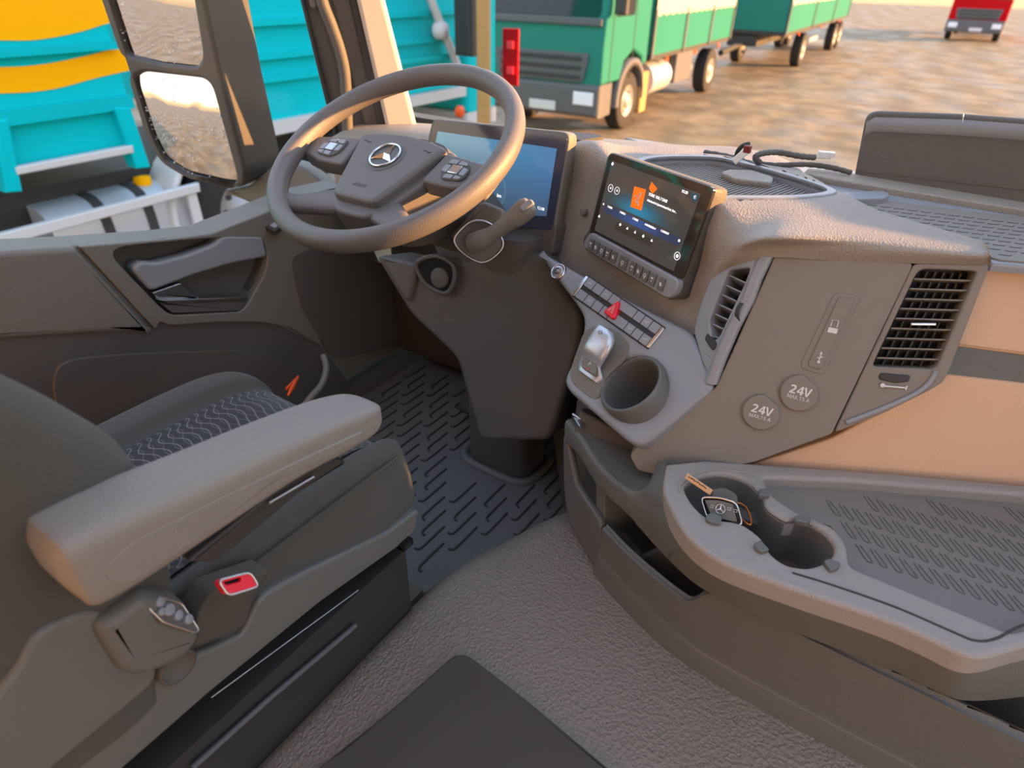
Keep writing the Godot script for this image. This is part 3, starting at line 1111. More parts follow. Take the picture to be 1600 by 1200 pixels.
	for i in 11:
		for j in 30:
			var p := o0 + rdir * (0.019 * j + (0.009 if i % 2 else 0.0) - 0.02) + cross * (0.02 * i)
			if p.x > 0.35:
				continue
			if Geometry2D.is_point_in_polygon(Vector2(p.x, p.z), field):
				b.tube(curve(PackedVector3Array([p, p + rdir * 0.011, p + rdir * 0.015 - cross * 0.004]), 3), 0.0011, 5)
	var mk := obj("mat_rib", b, M.dark, mat)
	mk.set_meta("kind", "stuff")
	b = MB.new()
	b.plate(rp(trace(Plane(Vector3.UP, 0.756), [1262, 262, 1300, 265, 1620, 318, 1620, 330, 1300, 279, 1255, 270]), 0.004), Vector3.UP, 0.02, 0.004)
	obj("shelf_edge", b, M.pad, sh, "raised front edge of the passenger shelf")
	b = MB.new()
	b.plate(rp(trace(Plane(Vector3.UP, 0.757), [1292, 300, 1380, 297, 1392, 302, 1384, 308, 1302, 311]), 0.01), Vector3.UP, 0.012, 0.004)
	obj("shelf_step", b, M.smooth, sh)
	b = MB.new()
	b.plate(rp(trace(Plane(Vector3.UP, 0.766), [790, 198, 925, 208, 945, 213, 905, 219, 880, 210]), 0.006), Vector3.UP, 0.006, 0.001)
	obj("demister_slot", b, M.black, pad)
	# round button beside the screen
	b = MB.new()
	b.lathe(hit(shift(PF, 0.006), 911, 331), PF.normal, [[0.0075, -0.01], [0.0075, 0.002], [0.006, 0.004], [0.0, 0.004]], 20)
	obj("round_cap", b, M.plastic, d)
	# body below and behind
	b = MB.new()
	b.box(Vector3(-0.72, 0.35, -1.34), Vector3(1.1, 0.62, 0.16), 0.02)
	obj("lower_body", b, M.black, d)
	b = MB.new()
	b.plate(rp(trace(shift(PP, -0.088), [1180, 730, 1050, 752, 1000, 770, 950, 750, 893, 690, 905, 640, 1000, 690, 1118, 625]), 0.01), nP, 0.03, 0.006)
	obj("under_panel", b, M.dark, d)
	b = MB.new()
	b.box(Vector3(-0.1, 0.50, -1.25), Vector3(0.9, 0.465, 0.05), 0.0)
	obj("inner_wall", b, M.black, d)
	b = MB.new()
	var neck := []
	for q in [[0.20, 0.02], [0.34, 0.02], [0.40, 0.05]]:
		neck.append(rp(PackedVector3Array([Vector3(-0.47, q[0], -0.90 - q[1]), Vector3(-0.25, q[0], -0.80 - q[1]), Vector3(-0.02, q[0], -0.90 - q[1]), Vector3(-0.02, q[0], -1.3), Vector3(-0.5, q[0], -1.3)]), 0.05))
	b.loft(neck)
	obj("console_neck", b, M.dark, d)


# one louvre between two points
func slat(A: Vector3, B: Vector3, nn: Vector3, deep: float, tilt: float, parent: Node, m: Material) -> void:
	var ax := (B - A).normalized()
	var up := nn.cross(ax).normalized()
	var dir := nn.rotated(ax, tilt)
	var b := MB.new()
	b.box((A + B) / 2 - dir * deep / 2, Vector3((B - A).length(), 0.0022, deep), 0.0008, Basis(ax, dir.cross(ax), dir))
	obj("slat", b, m, parent)


func switches(con: Node3D) -> void:
	# two rows of keys with a dark channel between them and a red warning triangle across
	var TL := Vector2(917, 431)
	var TR := Vector2(1037, 512)
	var BR := Vector2(1012, 543)
	var BL := Vector2(895, 461)
	var n := PB.normal
	var cell := func(u: float, w: float) -> Vector2:
		return TL.lerp(TR, u).lerp(BL.lerp(BR, u), w)
	var q := func(u0: float, u1: float, w0: float, w1: float, off: float) -> PackedVector3Array:
		var pl := shift(PB, off)
		var o := PackedVector3Array()
		for c in [[u0, w0], [u1, w0], [u1, w1], [u0, w1]]:
			var s: Vector2 = cell.call(c[0], c[1])
			o.append(hit(pl, s.x, s.y))
		return o
	var b := MB.new()
	b.plate(rp(q.call(-0.01, 1.02, -0.06, 1.06, 0.001), 0.003), n, 0.006, 0.001)
	var sp := obj("switch_panel", b, M.black, con)
	for e in 2:
		b = MB.new()
		b.plate(rp(q.call(-0.012 if e == 0 else 0.975, 0.018 if e == 0 else 1.01, 0.0, 1.0, 0.004), 0.002), n, 0.004, 0.001)
		obj("end_strip", b, M.chrome, sp, "bright metal end strip")
	var us := [0.02, 0.13, 0.235, 0.34, 0.445, 0.665, 0.765, 0.865, 0.97]
	for row in 2:
		for k in 8:
			var w0 := 0.0 if row == 0 else 0.60
			b = MB.new()
			b.plate(rp(q.call(us[k] + 0.004, us[k + 1] - 0.004, w0, w0 + 0.40, 0.006), 0.0015, 2), n, 0.006, 0.001)
			var key := obj("switch_key", b, M.smooth, sp)
			if (k + row * 3) % 2 == 0 and k != 4:
				var s: Vector2 = cell.call((us[k] + us[k + 1]) / 2, w0 + 0.2)
				var c := hit(shift(PB, 0.0065), s.x, s.y)
				var rx := (hit(PB, TR.x, TR.y) - hit(PB, TL.x, TL.y)).normalized()
				b = MB.new()
				b.tube(PackedVector3Array([c - rx * 0.004, c + rx * 0.003, c + rx * 0.003 + n.cross(rx) * 0.003]), 0.0006, 5)
				obj("key_mark", b, M.print, key)
	b = MB.new()
	b.plate(rp(trace(shift(PB, 0.012), [966, 469, 968, 472, 961, 496, 956, 498, 943, 488, 944, 484]), 0.003, 3), n, 0.012, 0.003)
	var tri := obj("hazard_button", b, M.red, sp, "red hazard warning triangle")
	b = MB.new()
	b.tube(trace(shift(PB, 0.0122), [961, 477, 956, 490, 949, 485]), 0.0005, 5, true)
	b.tube(trace(shift(PB, 0.0122), [958.5, 480.5, 955, 487.5, 951.5, 484.5]), 0.0004, 5, true)
	obj("triangle_mark", b, M.print, tri)


func brake(con: Node3D) -> void:
	# silver parking brake lever in its dark bed
	var n := PB.normal
	var b := MB.new()
	b.plate(rp(trace(shift(PB, 0.0015), [915, 510, 955, 510, 985, 535, 980, 560, 945, 590, 938, 622, 925, 624, 893, 598, 890, 580]), 0.02), n, 0.004, 0.001)
	var bed := obj("brake_bed", b, M.plastic, con)
	# lever: a curved sheet rising to the upper end
	var rows := []
	for q in [[[934, 506], [955, 518], 0.030], [[925, 516], [957, 530], 0.036], [[916, 530], [951, 546], 0.036], [[909, 543], [941, 562], 0.030], [[908, 552], [936, 573], 0.018], [[903, 566], [940, 590], 0.010], [[902, 576], [932, 598], 0.008]]:
		var L := hit(shift(PB, q[2]), q[0][0], q[0][1])
		var R := hit(shift(PB, q[2]), q[1][0], q[1][1])
		rows.append([L, R])
	var body := []
	for r in rows:
		var L: Vector3 = r[0]
		var R: Vector3 = r[1]
		var c := (L + R) / 2
		body.append(oval(c - n * 0.006, (R - L) / 2, n * 0.0075, 3.0, 24))
	b = MB.new()
	b.loft(sm(body, 1, 5))
	var lv := obj("brake_lever", b, mt(Color(0.78, 0.80, 0.82), 0.3, 0.45), con, "silver parking brake lever")
	b = MB.new()
	b.plate(rp(trace(shift(PB, 0.022), [911, 556, 933, 571, 929, 588, 906, 573]), 0.008), n, 0.012, 0.003)
	obj("lever_key", b, M.plastic, lv)
	b = MB.new()
	var c0 := hit(shift(PB, 0.0375), 938, 519)
	var e := Vector3(0.9, 0, 0.4)
	e = (e - n * e.dot(n)).normalized()
	var ring := PackedVector3Array()
	for k in 14:
		ring.append(c0 + (e * cos(TAU * k / 14) + n.cross(e) * sin(TAU * k / 14)) * 0.0032)
	b.tube(ring, 0.0004, 5, true)
	obj("lever_mark", b, M.black, lv)
	txt("P", 0.006, hit(shift(PB, 0.0225), 921, 569), e, n, M.print, lv)
	b = MB.new()
	b.box(hit(shift(PB, 0.0225), 918, 576), Vector3(0.005, 0.0015, 0.0006), 0.0, Basis(e, n.cross(e), n))
	obj("lever_lamp", b, M.red, lv)


func instrument_display() -> void:
	var n := Vector3(-0.1, 0.15, 0.98).normalized()
	var pl := Plane(n, Vector3(-0.75, 0.71, -1.05))
	var d := thing("instrument_display", "wide blue lit instrument display behind the steering wheel", "display", Vector3(-0.75, 0.62, -1.06))
	var b := MB.new()
	var out := rp(trace(pl, [675, 185, 883, 206, 890, 214, 866, 363, 640, 345]), 0.016)
	b.plate(out, n, 0.028, 0.004, [], true)
	obj("housing", b, M.plastic, d)
	b = MB.new()
	b.plate(rp(trace(shift(pl, 0.0015), [678, 187, 881, 208.5, 887, 215, 863, 360, 644, 342]), 0.014), n, 0.003, 0.001)
	obj("bezel", b, M.bezel, d, "glossy dark glass front")
	# lit picture: a blue glow that fades to the right and downwards
	var im := Image.create(128, 64, false, Image.FORMAT_RGB8)
	for y in 64:
		for x in 128:
			var g := clampf(1.15 - y / 60.0, 0.0, 1.0)
			var c := Color(0.27, 0.27, 0.34).lerp(Color(0.36, 0.62, 0.70).lerp(Color(0.30, 0.50, 0.70), x / 127.0), g)
			var r := Vector2(x - 66, (y - 36) * 1.1).length()
			if absf(r - 20) < 0.6:
				c = c.lightened(0.12)
			im.set_pixel(x, y, c)
	var m := mt(Color(0.02, 0.03, 0.04), 0.08)
	m.emission_enabled = true
	m.emission_texture = ImageTexture.create_from_image(im)
	m.emission_energy_multiplier = 0.30
	b = MB.new()
	b.plate(trace(shift(pl, 0.003), [684, 205, 870, 232, 853, 338, 660, 325]), n, 0.001, 0.0, [], false, Vector3.RIGHT)
	var s := obj("screen", b, m, d, "lit blue picture")
	var rt := Vector3(1, 0, 0.1)
	txt("km", 0.006, hit(shift(pl, 0.004), 780, 306), rt, n, M.glow, s)
	txt("12:08", 0.005, hit(shift(pl, 0.004), 845, 326), rt, n, M.glow, s)
	b = MB.new()
	b.plate(rp(trace(pl, [690, 340, 870, 350, 862, 400, 700, 395]), 0.01), n, 0.05, 0.004)
	obj("mount", b, M.dark, d)


func multimedia_display() -> void:
	var n := PM.normal
	var d := thing("multimedia_display", "tall centre touchscreen showing a radio menu above a row of keys", "display", Vector3(-0.39, 0.63, -0.99))
	var b := MB.new()
	b.plate(rp(trace(PM, [950, 236, 1114, 291, 1116, 300, 1063, 443, 1057, 466, 1046, 470, 912, 390, 909, 372, 920, 358]), 0.014), n, 0.032, 0.004, [], true)
	obj("housing", b, M.dark, d)
	b = MB.new()
	b.plate(rp(trace(shift(PM, 0.003), [953, 238, 1112, 292, 1115, 297, 1064, 439, 921, 366, 922, 358]), 0.012), n, 0.006, 0.001)
	obj("glass_front", b, M.screen, d, "glossy dark glass front")
	var ps := shift(PM, 0.004)
	var im := Image.create(160, 96, false, Image.FORMAT_RGB8)
	for y in 96:
		for x in 160:
			var c := Color(0.30, 0.275, 0.26)
			var gl := exp(-pow((x - 70.0) / 42.0, 2)) * exp(-pow((y - 47.0) / 14.0, 2)) if y < 53 else 0.0
			c = c.lerp(Color(0.22, 0.56, 0.72), clampf(gl * 0.9, 0, 1))
			if y > 55 and y < 66 and x > 8 and x < 152:
				c = Color(0.24, 0.26, 0.36).lerp(Color(0.26, 0.36, 0.58), exp(-pow((x - 76.0) / 35.0, 2)))
			if y > 70 and y < 81 and x > 38 and x < 112:
				c = Color(0.26, 0.22, 0.20)
			im.set_pixel(x, y, c)
	var m := mt(Color(0.02, 0.02, 0.02), 0.08)
	m.emission_enabled = true
	m.emission_texture = ImageTexture.create_from_image(im)
	m.emission_energy_multiplier = 0.30
	b = MB.new()
	b.plate(trace(ps, [956, 251, 1095, 303, 1052, 424, 929, 360]), n, 0.0008, 0.0, [], false, Vector3(0.9, 0, 0.43))
	var s := obj("screen", b, m, d, "lit radio menu")
	var rt := (hit(PM, 1076, 365) - hit(PM, 942, 305)).normalized()
	var up := n.cross(rt)
	var pq := shift(PM, 0.0045)
	var put := func(st: String, h: float, x: float, y: float):
		txt(st, h, hit(pq, x, y), rt, n, M.glow, s, "screen_text")
	put.call("TONE 104.7 DAB", 0.0042, 1028, 309)
	put.call("Ofenbach & Quarterhead feat. Nor...", 0.0030, 1034, 322)
	put.call("15:20", 0.0038, 1070, 300)
	put.call("1 BOB!", 0.0030, 953, 324)
	put.call("2 NDR 2", 0.0030, 973, 333)
	put.call("3 TONE", 0.0030, 993, 343)
	put.call("4 NORDERN 4", 0.0030, 1016, 354)
	put.call("5 ENERGY", 0.0030, 1039, 363)
	# icons
	var e := Basis(rt, up, n)
	for q in [[957, 256, 0.004], [954, 294, 0.003], [964, 298, 0.003], [943, 319, 0.0025], [936, 338, 0.004], [969, 351, 0.0035], [980, 357, 0.0035], [992, 363, 0.0035], [1005, 369, 0.0035], [1018, 376, 0.0035], [1061, 376, 0.003], [1058, 400, 0.004], [1086, 308, 0.004]]:
		b = MB.new()
		var ic := hit(pq, q[0], q[1])
		var star := PackedVector3Array()
		var arms := 5 if q[0] > 1050 else (4 if int(q[0]) % 2 else 3)
		for k in arms * 2:
			var rr: float = q[2] * (0.75 if k % 2 == 0 else 0.35)
			star.append(ic + (rt * sin(PI * k / arms) + up * cos(PI * k / arms)) * rr)
		b.plate(star, n, 0.0006, 0.0)
		if q[0] in [954, 964, 1058]:
			var ring := PackedVector3Array()
			for k in 14:
				ring.append(ic + (rt * cos(TAU * k / 14) + up * sin(TAU * k / 14)) * 0.006)
			b.tube(ring, 0.00035, 4, true)
		obj("screen_icon", b, M.glow, s)
	var art := mt(Color(0.9, 0.42, 0.05), 0.3)
	art.emission_enabled = true
	art.emission = Color(0.95, 0.42, 0.05)
	art.emission_energy_multiplier = 0.25
	b = MB.new()
	b.plate(trace(pq, [991, 291, 1009, 296, 1002, 329, 985, 323]), n, 0.0006, 0.0)
	var al := obj("album_picture", b, art, s, "orange album picture")
	b = MB.new()
	for q in [[0.0, 0.0, 0.004, 0.002, 0.5], [0.002, 0.005, 0.002, 0.005, 0.1], [-0.002, -0.004, 0.005, 0.0015, -0.6], [0.002, -0.005, 0.0015, 0.006, 0.4], [-0.004, 0.002, 0.005, 0.0012, 0.8]]:
		b.box(hit(shift(PM, 0.005), 997, 310) + rt * q[0] * 1.4 + up * q[1] * 1.4, Vector3(q[2], q[3], 0.0005) * 1.4, 0.0, e.rotated(n, q[4]))
	obj("picture_figure", b, M.print, al)
	b = MB.new()
	b.plate(trace(pq, [1018, 284, 1027, 295, 1019, 303, 1014, 294]), n, 0.0005, 0.0)
	obj("station_icon", b, art, s, "small orange station symbol")
	b = MB.new()
	b.plate(rp(trace(pq, [1079, 299, 1093, 304, 1088, 317, 1079, 312]), 0.004), n, 0.0004, 0.0)
	var tm := mt(Color(0.1, 0.35, 0.42), 0.3)
	obj("menu_corner", b, tm, s)
	# key bar
	var pk := shift(PM, 0.009)
	b = MB.new()
	b.plate(rp(trace(pk, [922, 362, 1060, 437, 1057, 455, 1044, 468, 912, 388, 911, 378]), 0.010), n, 0.012, 0.003)
	var bar := obj("key_bar", b, M.smooth, d, "grey bar of small keys under the screen")
	var l0 := Vector2(919, 379)
	var l1 := Vector2(1042, 449)
	var at_ := [0.02, 0.085, 0.16, 0.23, 0.305, 0.425, 0.545, 0.625, 0.71, 0.80, 0.91, 0.985]
	for k in 11:
		var c2 := l0.lerp(l1, at_[k] + 0.02)
		var c := hit(shift(PM, 0.0105), c2.x, c2.y)
		var wide := 0.0125 if k != 5 else 0.019
		b = MB.new()
		b.box(c, Vector3(wide, 0.020 if k != 5 else 0.021, 0.004), 0.0012, e)
		var key := obj("bar_key", b, M.console, bar)
		b = MB.new()
		if k % 3 == 0:
			b.box(c + n * 0.0022 + up * 0.002, Vector3(0.005, 0.003, 0.0006), 0.0, e)
			b.box(c + n * 0.0022 - up * 0.003, Vector3(0.002, 0.002, 0.0006), 0.0, e)
		elif k % 3 == 1:
			b.box(c + n * 0.0022, Vector3(0.004, 0.006, 0.0006), 0.0, e.rotated(n, 0.5))
		else:
			b.lathe(c + n * 0.002, n, [[0.0032, 0.0], [0.0032, 0.0004], [0.002, 0.0004], [0.002, 0.0]], 14, true)
			b.box(c + n * 0.0022 + up * -0.004, Vector3(0.001, 0.004, 0.0006), 0.0, e)
		obj("key_mark", b, M.print, key)


# ---------------------------------------------------------------- steering
func steering_column() -> void:
	var d := thing("steering_column", "dark steering column with a stalk, a round cap and a floor seal", "steering column", Vector3(-0.73, 0.0, -1.0))
	var pf := pln(Vector3(0.1, 0.25, 0.95), Vector3(-0.72, 0.52, -0.96))
	var n := pf.normal
	# shroud under the wheel
	var b := MB.new()
	var wn := Vector3(-0.017, 0.889, 0.458).normalized()
	var wc := Vector3(-0.79, 0.79, -0.82)
	var rings := []
	for q in [[0.03, 0.07, 0.065], [0.06, 0.08, 0.07], [0.11, 0.09, 0.075], [0.17, 0.10, 0.07], [0.20, 0.10, 0.06]]:
		rings.append(oval(wc - wn * q[0] + Vector3(0.015, 0, -0.06) * (q[0] * 6.0), Vector3(q[1], 0, 0), wn.cross(Vector3.RIGHT).normalized() * q[2], 3.0, 28))
	b.loft(sm(rings, 1, 4))
	obj("shroud", b, M.dark, d)
	# cowl plate above the stalk
	b = MB.new()
	var pc := pln(Vector3(0.25, 0.45, 0.86), at(760, 350, 1.14))
	b.plate(rp(trace(pc, [752, 312, 790, 328, 775, 365, 730, 372, 700, 372]), 0.012), pc.normal, 0.05, 0.006)
	obj("cowl", b, M.plastic, d)
	# knee cover
	b = MB.new()
	b.plate(rp(trace(pf, [583, 398, 640, 410, 850, 393, 893, 470, 912, 498, 903, 548, 885, 605, 858, 690, 748, 690, 712, 560, 640, 492]), 0.02), n, 0.12, 0.014)
	obj("knee_cover", b, M.dark, d)
	b = MB.new()
	b.plate(rp(trace(shift(pf, 0.010), [590, 400, 632, 408, 656, 412, 640, 470, 632, 470]), 0.01), n, 0.05, 0.008)
	obj("side_cover", b, M.dark, d)
	# round cap in a drop shaped collar
	b = MB.new()
	var rim := curve(trace(shift(pf, 0.013), [652, 410, 680, 400, 706, 412, 711, 432, 704, 452, 692, 458, 668, 446, 655, 428]), 4, true)
	b.tube(rim, 0.005, 8, true)
	var col := obj("cap_collar", b, M.dark, d)
	b = MB.new()
	b.plate(rim, n, 0.004, 0.0)
	obj("collar_floor", b, M.hole, col)
	b = MB.new()
	b.lathe(hit(shift(pf, 0.012), 688, 434), n, [[0.021, 0.0], [0.021, 0.004], [0.019, 0.007], [0.0, 0.008]], 28)
	obj("round_cap", b, M.dark, col, "round cap in the collar")
	# leg down to the floor
	b = MB.new()
	rings = []
	for q in [[0.62, -0.75, -1.04, 0.14, 0.08], [0.45, -0.725, -1.05, 0.105, 0.07], [0.3, -0.705, -1.05, 0.095, 0.065], [0.15, -0.705, -1.05, 0.09, 0.06], [0.0, -0.705, -1.05, 0.09, 0.06]]:
		rings.append(oval(Vector3(q[1], q[0], q[2]), Vector3(q[3], 0, 0), Vector3(0, 0, q[4]), 4.0, 32))
	b.loft(sm(rings, 1, 4))
	obj("column_leg", b, M.dark, d)
	b = MB.new()
	b.tube(oval(Vector3(-0.705, 0.012, -1.05), Vector3(0.103, 0, 0), Vector3(0, 0, 0.073), 4.0, 40), 0.012, 10, true)
	obj("floor_seal", b, M.rubber, d, "raised rubber seal on the floor")
	# stalk with its socket
	var ps := pln(Vector3(0.55, 0.30, 0.75), at(745, 378, 1.10))
	b = MB.new()
	var sr := curve(trace(ps, [716, 364, 738, 346, 766, 350, 786, 378, 776, 398, 752, 410, 724, 396, 710, 378]), 4, true)
	b.plate(sr, ps.normal, 0.05, 0.004)
	var so := obj("stalk_socket", b, M.dark, d)
	b = MB.new()
	b.tube(sr, 0.002, 8, true)
	obj("socket_rim", b, M.satin, so, "thin bright rim")
	b = MB.new()
	var sp := PackedVector3Array()
	var sr2 := PackedFloat32Array()
	for q in [[742, 380, 1.09, 0.018], [752, 375, 1.075, 0.0165], [770, 365, 1.06, 0.012], [790, 351, 1.045, 0.0125], [808, 338, 1.035, 0.0165], [822, 326, 1.03, 0.0175], [829, 320, 1.029, 0.014], [831, 318, 1.0285, 0.006]]:
		sp.append(at(q[0], q[1], q[2]))
		sr2.append(q[3])
	var spc := curve(sp, 4)
	var rc2 := PackedFloat32Array()
	for i in spc.size():
		var f := i / 4.0
		rc2.append(lerpf(sr2[int(f)], sr2[mini(int(f) + 1, sr2.size() - 1)], f - int(f)))
	b.tube(spc, rc2, 16)
	var st := obj("stalk", b, M.plastic, d, "control stalk pointing to the right")
	b = MB.new()
	b.box(at(824, 321, 1.012), Vector3(0.020, 0.012, 0.010), 0.003, Basis((at(829, 317, 1.012) - at(815, 329, 1.015)).normalized(), Vector3(0.3, 0.5, 0.8).normalized(), Vector3.UP).orthonormalized())
	obj("stalk_key", b, M.smooth, st)


func steering_wheel() -> void:
	var n := Vector3(-0.017, 0.889, 0.458).normalized()
	var ex := (Vector3.RIGHT - n * n.x).normalized()
	var ey := n.cross(ex)
	var c := Vector3(-0.788, 0.792, -0.815)
	var d := thing("steering_wheel", "grey four spoke steering wheel with a three pointed star on its hub", "steering wheel", c - n * 0.06)
	var W := func(x: float, y: float, h: float) -> Vector3:
		return c + ex * x + ey * y + n * h
	var poly := func(a: Array, h: float) -> PackedVector3Array:
		var o := PackedVector3Array()
		for i in range(0, a.size(), 2):
			o.append(W.call(a[i], a[i + 1], h))
		return o
	var b := MB.new()
	var ring := PackedVector3Array()
	var rows := []
	for k in 97:
		var t := TAU * k / 96
		var dir := ex * cos(t) + ey * sin(t)
		rows.append(oval(c + dir * 0.2125, dir * 0.0165, n * 0.0185, 2.2, 18))
	b.grid(rows, true)
	obj("rim", b, M.wheel, d)
	# hub frame and airbag cover
	b = MB.new()
	b.plate(rp(poly.call([-0.108, 0.040, 0.108, 0.040, 0.112, 0.010, 0.062, -0.112, 0.038, -0.138, -0.038, -0.138, -0.062, -0.112, -0.112, 0.010], -0.016), 0.022), n, 0.055, 0.008)
	obj("hub_frame", b, M.wheel, d)
	# cover: domed trapezoid
	b = MB.new()
	var outl: PackedVector3Array = rp(poly.call([-0.098, 0.028, -0.05, 0.040, 0.0, 0.044, 0.05, 0.040, 0.098, 0.028, 0.050, -0.112, 0.040, -0.117, -0.040, -0.117, -0.050, -0.112], 0.0), 0.012)
	b.plate(outl, n, 0.02, 0.008)
	var air := obj("airbag_cover", b, M.wheel, d)
	# star in a round dish
	var sc: Vector3 = W.call(-0.004, -0.016, 0.0)
	b = MB.new()
	b.lathe(sc, n, [[0.036, 0.0005], [0.034, 0.0015], [0.031, 0.001], [0.029, 0.0008], [0.0, 0.0008]], 40)
	obj("badge_dish", b, M.console, air)
	b = MB.new()
	var rr := PackedVector3Array()
	for k in 48:
		rr.append(sc + n * 0.003 + (ex * cos(TAU * k / 48) + ey * sin(TAU * k / 48)) * 0.0275)
	b.tube(rr, 0.0021, 8, true)
	# three tapering ridged points
	for k in 3:
		var t := PI / 2 + TAU * k / 3
		var dir := ex * cos(t) + ey * sin(t)
		var sd := n.cross(dir)
		var tip := sc + dir * 0.0275 + n * 0.003
		var b0 := sc + n * 0.0075
		for s in [-1.0, 1.0]:
			var side: Vector3 = sc + (dir * 0.5 + sd * s * 0.866) * 0.0075 + n * 0.0015
			var nn: Vector3 = (n + sd * s * 0.6).normalized()
			var v0 := b.vert(b0, nn)
			var v1 := b.vert(tip, nn)
			var v2 := b.vert(side, nn)
			b.tri(v0, v1, v2)
			var lowc := sc + n * 0.001
			v0 = b.vert(lowc, -n)
			v1 = b.vert(tip - n * 0.001, -n)
			v2 = b.vert(side, -n)
			b.tri(v0, v1, v2)
	obj("star_emblem", b, M.chrome, air, "silver three pointed star in a ring")
	txt("AIRBAG", 0.0065, W.call(-0.004, -0.089, 0.0), ex, n, M.console, air)
	for s in [-1, 1]:
		b = MB.new()
		var h: Vector3 = W.call(0.068 * s, 0.012, 0.0005)
		b.tube(PackedVector3Array([h - ex * 0.009, h, h + ex * 0.002 - ey * 0.003, h + ex * 0.009 - ey * 0.001]), 0.0007, 5)
		obj("horn_mark", b, M.dark, air)
	# spokes with switch pads
	for s in [-1.0, 1.0]:
		var px := func(a: Array) -> Array:
			var o := []
			for i in a.size():
				o.append(a[i] * s if i % 2 == 0 else a[i])
			return o
		b = MB.new()
		b.plate(rp(poly.call(px.call([0.095, 0.026, 0.150, 0.020, 0.203, 0.012, 0.203, -0.034, 0.150, -0.046, 0.090, -0.044]), -0.008), 0.008), n, 0.028, 0.006)
		var sp := obj("spoke", b, M.wheel, d)
		b = MB.new()
		b.plate(rp(poly.call(px.call([0.118, 0.012, 0.155, 0.008, 0.168, -0.010, 0.166, -0.032, 0.128, -0.036, 0.114, -0.020]), -0.005), 0.010), n, 0.004, 0.0015)
		var pad := obj("switch_pad", b, M.dark, sp)
		for q in [[0.121, 0.0085, 0.137, 0.008, 0.136, -0.001, 0.120, -0.002], [0.140, 0.008, 0.154, 0.006, 0.158, -0.001, 0.139, -0.001], [0.118, -0.005, 0.128, -0.005, 0.129, -0.022, 0.117, -0.020], [0.153, -0.005, 0.165, -0.009, 0.164, -0.023, 0.153, -0.022], [0.130, -0.025, 0.146, -0.024, 0.146, -0.033, 0.130, -0.034], [0.149, -0.024, 0.163, -0.026, 0.161, -0.031, 0.149, -0.033]]:
			b = MB.new()
			b.plate(rp(poly.call(px.call(q), -0.003), 0.002, 2), n, 0.003, 0.0008)
			obj("pad_key", b, M.smooth, pad)
		b = MB.new()
		b.plate(rp(poly.call(px.call([0.131, -0.004, 0.151, -0.004, 0.151, -0.022, 0.131, -0.022]), -0.002), 0.001, 2), n, 0.004, 0.0015)
		obj("touch_key", b, M.chrome if s > 0 else M.satin, pad, "shiny square touch key")
		# lower spoke: a curved arm from the hub to the rim
		b = MB.new()
		var arm := []
		for q in [[0.045, -0.105, 0.030, 0.014, -0.030], [0.085, -0.122, 0.024, 0.013, -0.028], [0.125, -0.145, 0.018, 0.013, -0.018], [0.155, -0.152, 0.024, 0.014, -0.004]]:
			var dd: Vector3 = (ex * s * 0.85 - ey * 0.5).normalized()
			arm.append(oval(W.call(q[0] * s, q[1], q[4]), n.cross(dd) * q[2], n * q[3], 2.6, 20))
		b.loft(sm(arm, 1, 5))
		obj("spoke", b, M.wheel, d)
	b = MB.new()
	b.lathe(c - n * 0.15, n, [[0.075, 0.0], [0.08, 0.05], [0.085, 0.1], [0.07, 0.12]], 32)
	obj("hub_back", b, M.dark, d)


